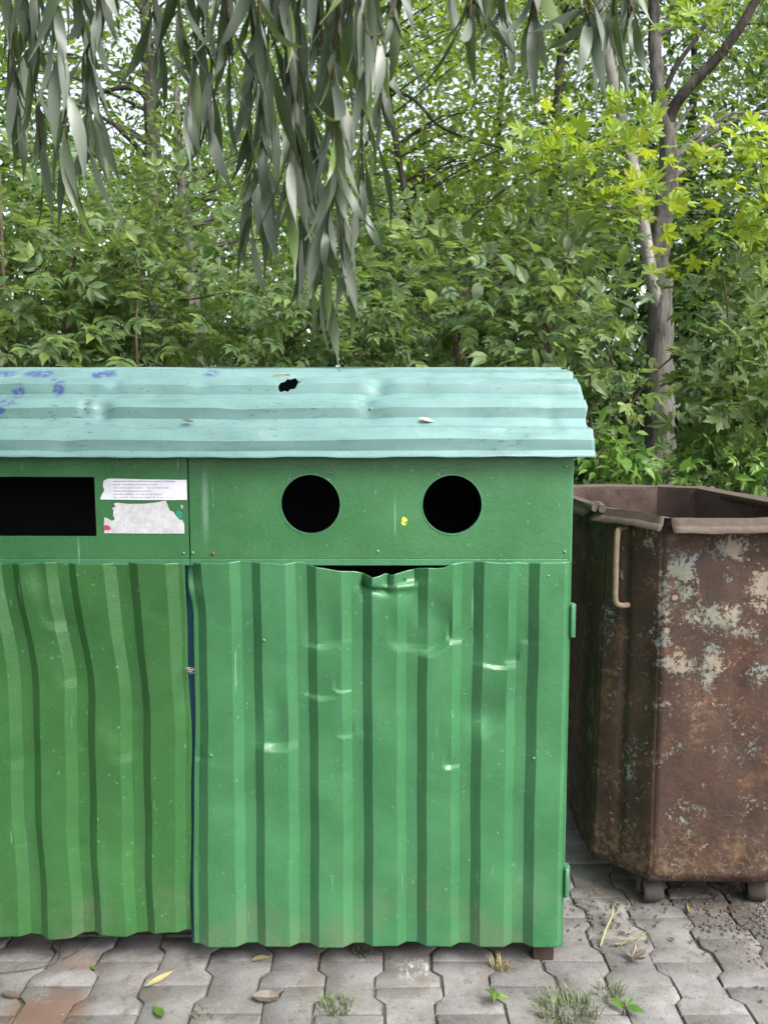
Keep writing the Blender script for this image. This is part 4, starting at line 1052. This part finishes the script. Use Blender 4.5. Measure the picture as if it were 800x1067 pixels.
shrub('leafy shrub behind the right end of the roof with leaning pale stems', 560, 4.3, [(572, 390), (570, 330), (590, 270), (610, 220)],
      [pxe(570, 330, 4.3, 50, 60, .3, 24), pxe(580, 250, 4.6, 34, 50, .3, 16), pxe(560, 380, 4.0, 50, 20, .3, 10)], [T_ovate(.5), TP], .12, L_ELDER, 8, 300, spread=(.14, .10))
shrub('young maple sapling with broad lobed leaves between the roof end and the forked tree', 650, 3.95, [(651, 470), (652, 430), (638, 380), (622, 340), (604, 305)],
      [pxe(622, 405, 3.95, 16, 40, .2, 11), pxe(668, 404, 3.8, 8, 8, .06, 1), pxe(606, 330, 4.1, 20, 30, .25, 9)], TM, .105, L_MAPLE, 8, 160, 'sapling', 'maple_sapling', (.11, .05), r0=.012,
      extra=[([P(652, 430, 3.95), P(664, 412, 3.95), P(682, 388, 3.9), P(712, 362, 3.9), P(738, 335, 3.9)], .006, .003, BK_TWIG)])
shrub('broad leaved maple sapling above the right part of the dumpster', 750, 3.9, [(765, 470), (764, 400), (758, 330), (752, 280)],
      [pxe(785, 385, 3.9, 40, 60, .3, 24), pxe(778, 310, 4.1, 32, 40, .3, 13), pxe(768, 435, 3.75, 22, 24, .2, 7)], TM, .135, L_MAPLE, 9, 260, 'sapling', 'maple_sapling', (.12, .06), r0=.014)
shrub('maple branch tips coloured as yellow-lit in front of the forked tree', 640, 4.4, [(612, 400), (600, 320), (592, 250), (590, 185)],
      [pxe(708, 275, 4.4, 8, 24, .2, 2), pxe(592, 165, 4.5, 34, 26, .2, 8), pxe(655, 200, 4.4, 30, 26, .2, 8), pxe(640, 145, 4.6, 26, 22, .2, 5)], TM, .13, L_MAPLEY, 7, 200, 'sapling', 'maple_sapling', (.10, .05), r0=.012)
shrub('maple sapling coloured as yellow-lit at the upper right edge of the frame', 830, 3.9, [(825, 400), (815, 300), (800, 220), (785, 170)],
      [pxe(785, 170, 3.9, 32, 34, .2, 10), pxe(775, 235, 4.0, 40, 25, .2, 8), pxe(720, 20, 4.6, 20, 14, .15, 4)], TM, .12, L_MAPLEY, 8, 200, 'sapling', 'maple_sapling', (.10, .05), r0=.012)
shrub('pale green leafy weeds over the back rim of the dumpster', 770, 3.75, [(770, 500), (768, 480), (764, 465)],
      [pxe(780, 485, 3.75, 50, 25, .2, 28), pxe(690, 498, 3.8, 40, 10, .12, 12)], [T_ovate(.34), TP], .085, L_WEED, 12, 240, 'weeds', 'weed_clump', (.09, .05), r0=.006)
shrub('bright young leaves sprouting beside the right end of the roof', 622, 3.6, [(624, 500), (628, 470), (622, 452)],
      [pxe(632, 468, 3.6, 22, 22, .07, 11), pxe(650, 482, 3.62, 26, 8, .07, 6)], [T_ovate(.45)], .085, L_WEED, 8, 120, 'weeds', 'weed_clump', (.06, .04), r0=.006)
# hanging dry maple leaf
# ---- undergrowth carpet
N = 9000
pos = np.stack([RNG.uniform(-6, 6, N), RNG.uniform(3.5, 9, N), RNG.uniform(0, 1, N) ** 1.6 * .9 * (.5 + .5 * RNG.uniform(0, 1, N))], 1)
prop(cloud('undergrowth', TO, pos, RNG.normal(0, 1, (N, 3)), RNG.normal(0, .4, (N, 3)) + np.array([0, -.3, 1]), RNG.uniform(.05, .12, N), L_DARK, None), 'low green undergrowth covering the wood floor', 'undergrowth', kind='stuff')

# ------------------------------------------------------------------ the willow that hangs in from above
WT = Vector((-2.6, -.9, 0))
wil = empty('willow_tree', WT, 'willow whose grey green narrow leaves hang down into the top of the picture', 'tree')
tp = smoothpath([WT + Vector((0, 0, -.1)), WT + Vector((.1, .1, 1.2)), WT + Vector((.25, .3, 2.4)), WT + Vector((.2, .2, 4.2)), WT + Vector((0, 0, 6.0))], 6)
MB().tube(tp, [.2 - .14 * i / (len(tp) - 1) for i in range(len(tp))], 12).build('trunk', BK_GREY, wil, 180)
bp = smoothpath([WT + Vector((.25, .3, 2.3)), Vector((-1.6, .5, 2.75)), Vector((-.6, 1.15, 2.72)), Vector((0, 1.3, 2.62)), Vector((.7, 1.45, 2.55)), Vector((1.1, 1.5, 2.48))], 6)
MB().tube(bp, [.06 - .048 * i / (len(bp) - 1) for i in range(len(bp))], 9).build('limb', BK_GREY, wil, 180)
BPA = np.array([tuple(p) for p in bp])
TW = [T_willow(i) for i in range(14)]; TWM = [tmesh(t, L_WILL) for t in TW]
for me in TWM: me.polygons.foreach_set('use_smooth', [True] * len(me.polygons))
TWIGS = [  # x at the top of the frame, x and y of the twig's end, distance
    (10, 20, 120, 1.25), (36, 44, 150, 1.2), (60, 66, 172, 1.15), (84, 92, 150, 1.3), (104, 100, 110, 1.22), (26, 24, 60, 1.35), 

    (160, 170, 40, 1.3), (186, 196, 110, 1.2), (212, 216, 125, 1.25), (236, 240, 80, 1.15), 

    (262, 262, 240, 1.25), (280, 276, 215, 1.2), (298, 300, 190, 1.15), (312, 322, 270, 1.22), (330, 336, 262, 1.18), (346, 362, 280, 1.3), (352, 350, 170, 1.1), (366, 376, 215, 1.25), (386, 392, 150, 1.3), (270, 285, 110, 1.12), (305, 340, 300, 1.35), (378, 384, 60, 1.08),
    (412, 408, 10, 1.2), (490, 496, 5, 1.18), (520, 522, 10, 1.25), (556, 550, 20, 1.15), (612, 612, 15, 1.1), (640, 636, 0, 1.2), (470, 470, -25, 1.3), (655, 660, 15, 1.35)]
nleaf = 0; out_p, out_d, out_n, out_s = [], [], [], []
cands = []
for ti, (xt, xe, ye, Y) in enumerate(TWIGS):
    end = P(xe, ye, Y); top = P(xt, 0, Y + random.uniform(-.03, .03)); top0 = top
    if ye < 0: top0 = P(xt, -60, Y)
    i = int(np.argmin(np.abs(BPA[:, 0] - top0.x) + .3 * np.abs(BPA[:, 1] - 1.3))); a = Vector(BPA[i])
    q = smoothpath([a, a.lerp(top0, .5) + Vector((random.gauss(0, .02), -.03, .05)), top0, top0.lerp(end, .5) + Vector((random.gauss(0, .008), random.gauss(0, .012), 0)), end], 6)
    tw = MB().tube(q, [.0034 - .0024 * k / (len(q) - 1) for k in range(len(q))], 5).build('twig', BK_WTWIG, wil, 180)
    # leaves every ~22 mm, alternating, hanging
    L = [0]; 
    for k in range(len(q) - 1): L.append(L[-1] + (q[k + 1] - q[k]).length)
    s = L[-1]; side = 0
    while s > .10:
        k = max(j for j in range(len(L)) if L[j] <= s); k = min(k, len(q) - 2)
        p = q[k].lerp(q[k + 1], (s - L[k]) / max(1e-6, L[k + 1] - L[k])); t = (q[k + 1] - q[k]).normalized()
        ang = side * 2.4 + random.uniform(-.5, .5); lat = Vector((math.cos(ang), math.sin(ang), 0))
        d = t * .55 + lat * random.uniform(.05, .5) + Vector((0, 0, -.75)) + Vector((random.gauss(0, .06), random.gauss(0, .06), 0))
        n_ = lat * 1.0 + Vector((random.gauss(0, .8), random.gauss(0, .8) - .2, .3))
        sz = random.uniform(.085, .145)
        cen = p + d.normalized() * sz * .5
        px, py, dp = proj(cen); vis = -30 < px < 830 and py > -25
        cands.append((0 if vis else 1, -sz / max(dp, .1), tw, p, d, n_, sz))
        s -= random.uniform(.014, .025); side += 1
cands.sort(key=lambda c: (c[0], c[1]))
for ci, (v, sc_, tw, p, d, n_, sz) in enumerate(cands):
    if ci < 300: leaf_objs([TWM[ci % 14]], np.array([p]), np.array([d]), np.array([n_]), [sz], tw)
    else: out_p.append(p); out_d.append(d); out_n.append(n_); out_s.append(sz)
# unseen rest of the willow's crown, enlarged overhead and left to shade the bin
cl = np.concatenate([ell((-2.2, -.8, 4.7), (2.4, 2.2, 1.6), 190), ell((-1.0, .3, 3.7), (1.6, 1.2, .6), 90)])
for c in cl:
    for k in range(30):
        out_p.append(c + RNG.normal(0, 1, 3) * np.array([.16, .16, .3])); out_d.append((RNG.normal(0, .35), RNG.normal(0, .35), -1)); out_n.append(RNG.normal(0, 1, 3)); out_s.append(RNG.uniform(.09, .15))
cloud('foliage', TW[0], np.array([tuple(p) for p in out_p]), np.array([tuple(p) for p in out_d]), np.array([tuple(p) for p in out_n]), np.array(out_s), L_WILL, wil, 'stuff')

# ------------------------------------------------------------------ small things on the ground and the roof
def fallen(px, py, label, tmpl, size, m, yaw, curl=0.0, z=.004, name='fallen_leaf', tilt=.1, onroof=False):
    p = roofpt(px, py) + Vector((0, NY * .009, NZ * .009)) if onroof else G(px, py, z)
    v, f = tmpl; v = v.copy()
    v[:, 2] += curl * ((v[:, 0] - .5) ** 2) + curl * 1.2 * v[:, 1] ** 2
    v = v * size
    me = bpy.data.meshes.new(name); me.from_pydata(v.tolist(), [], f); me.materials.append(m); me.update()
    o = bpy.data.objects.new(name, me); COL.objects.link(o); o.location = p
    if onroof: o.rotation_euler = (math.atan2(TZ, TY), tilt, yaw)
    else: o.rotation_euler = (tilt, -.05, yaw)
    solid(o, .0006, 1)
    return prop(o, label, 'leaf')
fallen(262, 1001, 'pale yellow fallen leaf flat on the paving in front of the right door', T_ovate(.36, .02), .055, L_YEL, .35, z=.005)
fallen(152, 1030, 'curved yellow leaf lying along a paver joint in front of the left door', T_willow(3), .10, L_YEL, 1.0, .25, z=.006)
fallen(262, 1041, 'dark curled dry leaf on the paving below the right door', T_ovate(.40, -.1), .085, L_DRY, .1, .55, z=.008, tilt=.3)
fallen(640, 985, 'long yellow leaf on the paving right of the bin foot', T_willow(5), .11, L_YEL, .2, .12, z=.007)
fallen(650, 1000, 'brown crumpled leaf on the paving in front of the dumpster', T_maple(5, -.4), .065, L_DRY, .2, .6, z=.008)
fallen(718, 952, 'small curved yellowish leaf on the paving under the front of the dumpster', T_ovate(.22, .1), .055, L_YEL, 1.3, .3, z=.005)
fallen(170, 1062, 'greenish dead leaf at the bottom edge of the picture', T_ovate(.4, .1), .06, L_WEED, 2.2, .4, z=.006)
fallen(100, 1010, 'tiny yellow green leaf on the stained paver', T_ovate(.55, .1), .022, L_WEED, 2.6, .2, z=.004)
fallen(2, 1036, 'dark dry leaf at the left edge of the paving', T_ovate(.35, .1), .06, L_DRY, -.2, .5, z=.006)
M_ORL = leafmat('orange_white_leaf', (.55, .30, .12), (.65, .5, .36), (.7, .6, .5), .2)
fallen(436, 440, 'small pale orange leaf lying on the right part of the teal roof', T_ovate(.34, .1), .046, M_ORL, .12, .3, onroof=True)
fallen(190, 441, 'tiny dark brown leaf lying on the roof above the seam of the panels', T_ovate(.34, .1), .032, L_DRY, .0, .5, onroof=True)

def tuft(px, py, label, n, h, r, m, cat='grass tuft', name='grass_tuft'):
    b = G(px, py); mb = MB()
    for i in range(n):
        a = random.uniform(0, 6.28); q = r * math.sqrt(random.random()); x, y = b.x + q * math.cos(a), b.y + q * math.sin(a) * .8
        hh = h * random.uniform(.4, 1.1); ln = random.uniform(.3, 1.2) * hh; a2 = a + random.gauss(0, .9); w_ = random.uniform(.0009, .002)
        sx, sy = -math.sin(a2) * w_, math.cos(a2) * w_; dx, dy_ = math.cos(a2) * ln, math.sin(a2) * ln
        mb.add([(x - sx, y - sy, -.008), (x + sx, y + sy, -.008), (x + dx * .4 + sx, y + dy_ * .4 + sy, hh * .65), (x + dx * .4 - sx, y + dy_ * .4 - sy, hh * .65), (x + dx, y + dy_, hh * random.uniform(.75, 1.0))], [(0, 1, 2, 3), (3, 2, 4)])
    rt = empty(name, b, label, cat); prop(mb.build('blades', m, rt), kind='stuff'); return rt
tuft(350, 1050, 'small round grass tuft in a paver joint below the middle of the right door', 110, .024, .042, L_GRASS)
tuft(592, 1056, 'wide feathery grass tuft at the bottom edge in front of the bin foot', 190, .036, .07, L_GRASS)
tuft(632, 1036, 'thin grass tuft right of the wide feathery one', 50, .032, .04, L_GRASS)
tuft(212, 1056, 'sparse grass growing from a joint near the bottom edge', 22, .02, .03, L_GRASS)
tuft(522, 1010, 'dry straw in the joint under the right end of the door', 36, .03, .02, L_YEL, 'dry straw', 'straw_tuft')
tuft(378, 994, 'sparse pale weeds in the joint right under the door edge', 40, .02, .025, L_GRASS)
def seedling(px, py, label, leaves, name='seedling'):
    b = G(px, py); rt = empty(name, b, label, 'seedling')
    MB().tube([b + Vector((0, 0, -.008)), b + Vector((.004, 0, .018)), b + Vector((.008, .004, .034))], [.0013, .0012, .0008], 5).build('stem', BK_WTWIG, rt, 180)
    pos = np.array([[b.x + .004 + .003 * i, b.y, b.z + .012 + .006 * i] for i in range(len(leaves))])
    dr = np.array([[math.cos(a), math.sin(a), .25] for a, s in leaves]); sz = [s for a, s in leaves]
    leaf_objs([tmesh(T_ovate(.5), L_WEED)], pos, dr, np.tile([0, -.2, 1.0], (len(leaves), 1)), sz, rt)
seedling(512, 1046, 'bright green seedling with small oval leaves in a joint below the door', [(1.2, .028), (-.2, .034), (2.6, .03), (-1.9, .038)])
seedling(648, 1056, 'light green two leaved seedling beside the grass in front of the dumpster', [(2.2, .045), (-.7, .05), (.8, .03)])
# broken straw-coloured weed stalk
b0 = G(625, 985)
rt = empty('weed_stalk', b0, 'pale broken weed stalk with thin rootlets on the paving beside the bin', 'weed stalk')
s0 = [G(625, 986, .004), G(631, 968, .02), G(637, 955, .03), G(638, 946, .035)]
MB().tube(smoothpath(s0, 4), .0028, 6).build('stem', plain('straw_stalk', (.24, .235, .11), .8), rt, 180)
mb = MB()
for (a, b_) in (((637, 955), (652, 950)), ((637, 955), (628, 962)), ((636, 958), (660, 975)), ((640, 950), (668, 985)), ((634, 965), (650, 990)), ((650, 980), (674, 990)), ((631, 968), (645, 975)), ((660, 975), (640, 992)), ((638, 946), (646, 940))):
    p, q = G(*a, .02), G(*b_, .006); mb.tube([p, p.lerp(q, .5) + Vector((0, random.gauss(0, .004), .008)), q], .0008, 4)
mb.build('rootlets', plain('dry_rootlet', (.22, .195, .11), .85), rt, 180)
# twigs by the left door
for (pts, lab) in (([(68, 972), (63, 985), (62, 998), (55, 1004), (38, 1009), (0, 1014)], 'thin reddish twig lying across the pavers under the left door'), ([(96, 976), (88, 985), (80, 992), (66, 999)], 'short reddish twig beside the longer one under the left door')):
    q = [G(a, b_, .006 + .004 * (i % 2)) for i, (a, b_) in enumerate(pts)]
    prop(MB().tube(smoothpath(q, 4), .0012, 6).build('twig', plain('red_brown_twig', (.085, .045, .032), .8), None, 180, q[2]), lab, 'twig')
# soil clods round the dumpster and crumbs over the paving
def clods(name, label, n, fx, smin, smax, m):
    mb = MB(); base = [(1, 0, 0), (-1, 0, 0), (0, 1, 0), (0, -1, 0), (0, 0, .8), (0, 0, -.5)]; fc = [(0, 2, 4), (2, 1, 4), (1, 3, 4), (3, 0, 4), (2, 0, 5), (1, 2, 5), (3, 1, 5), (0, 3, 5)]
    for i in range(n):
        x, y = fx(); s = smin + (smax - smin) * random.random() ** 3
        a = random.uniform(0, 6.28); c, sn = math.cos(a), math.sin(a)
        vs = []
        for p in base:
            u, v_, w_ = (p[0] * random.uniform(.6, 1.3), p[1] * random.uniform(.6, 1.2), p[2] * random.uniform(.5, 1.0))
            vs.append((x + s * (u * c - v_ * sn), y + s * (u * sn + v_ * c), .001 + s * .3 + s * w_))
        mb.add(vs, fc)
    return prop(mb.build(name, m, None), label, 'soil', kind='stuff')
M_CLOD = plain('dark_soil_clod', (.075, .06, .048), .95, sc=80, var=.4)
def f1():
    g = G(775, 960); return g.x + random.gauss(.03, .12), g.y + random.gauss(.05, .12)
def f2():
    g = G(630, 955); return g.x + random.gauss(0, .09), g.y + random.gauss(.02, .09)
def f3(): return random.uniform(-1.1, 1.1), random.uniform(1.6, 2.05)
clods('soil_crumbs', 'dark soil crumbs spilled on the paving in front of the dumpster', 1500, f1, .0012, .0075, M_CLOD)
clods('soil_crumbs', 'dark soil crumbs in the gap between bin and dumpster', 350, f2, .0012, .007, M_CLOD)
clods('grit', 'fine grit scattered over the pavers', 500, f3, .0008, .0035, plain('grit', (.2, .18, .16), .9, var=.5))
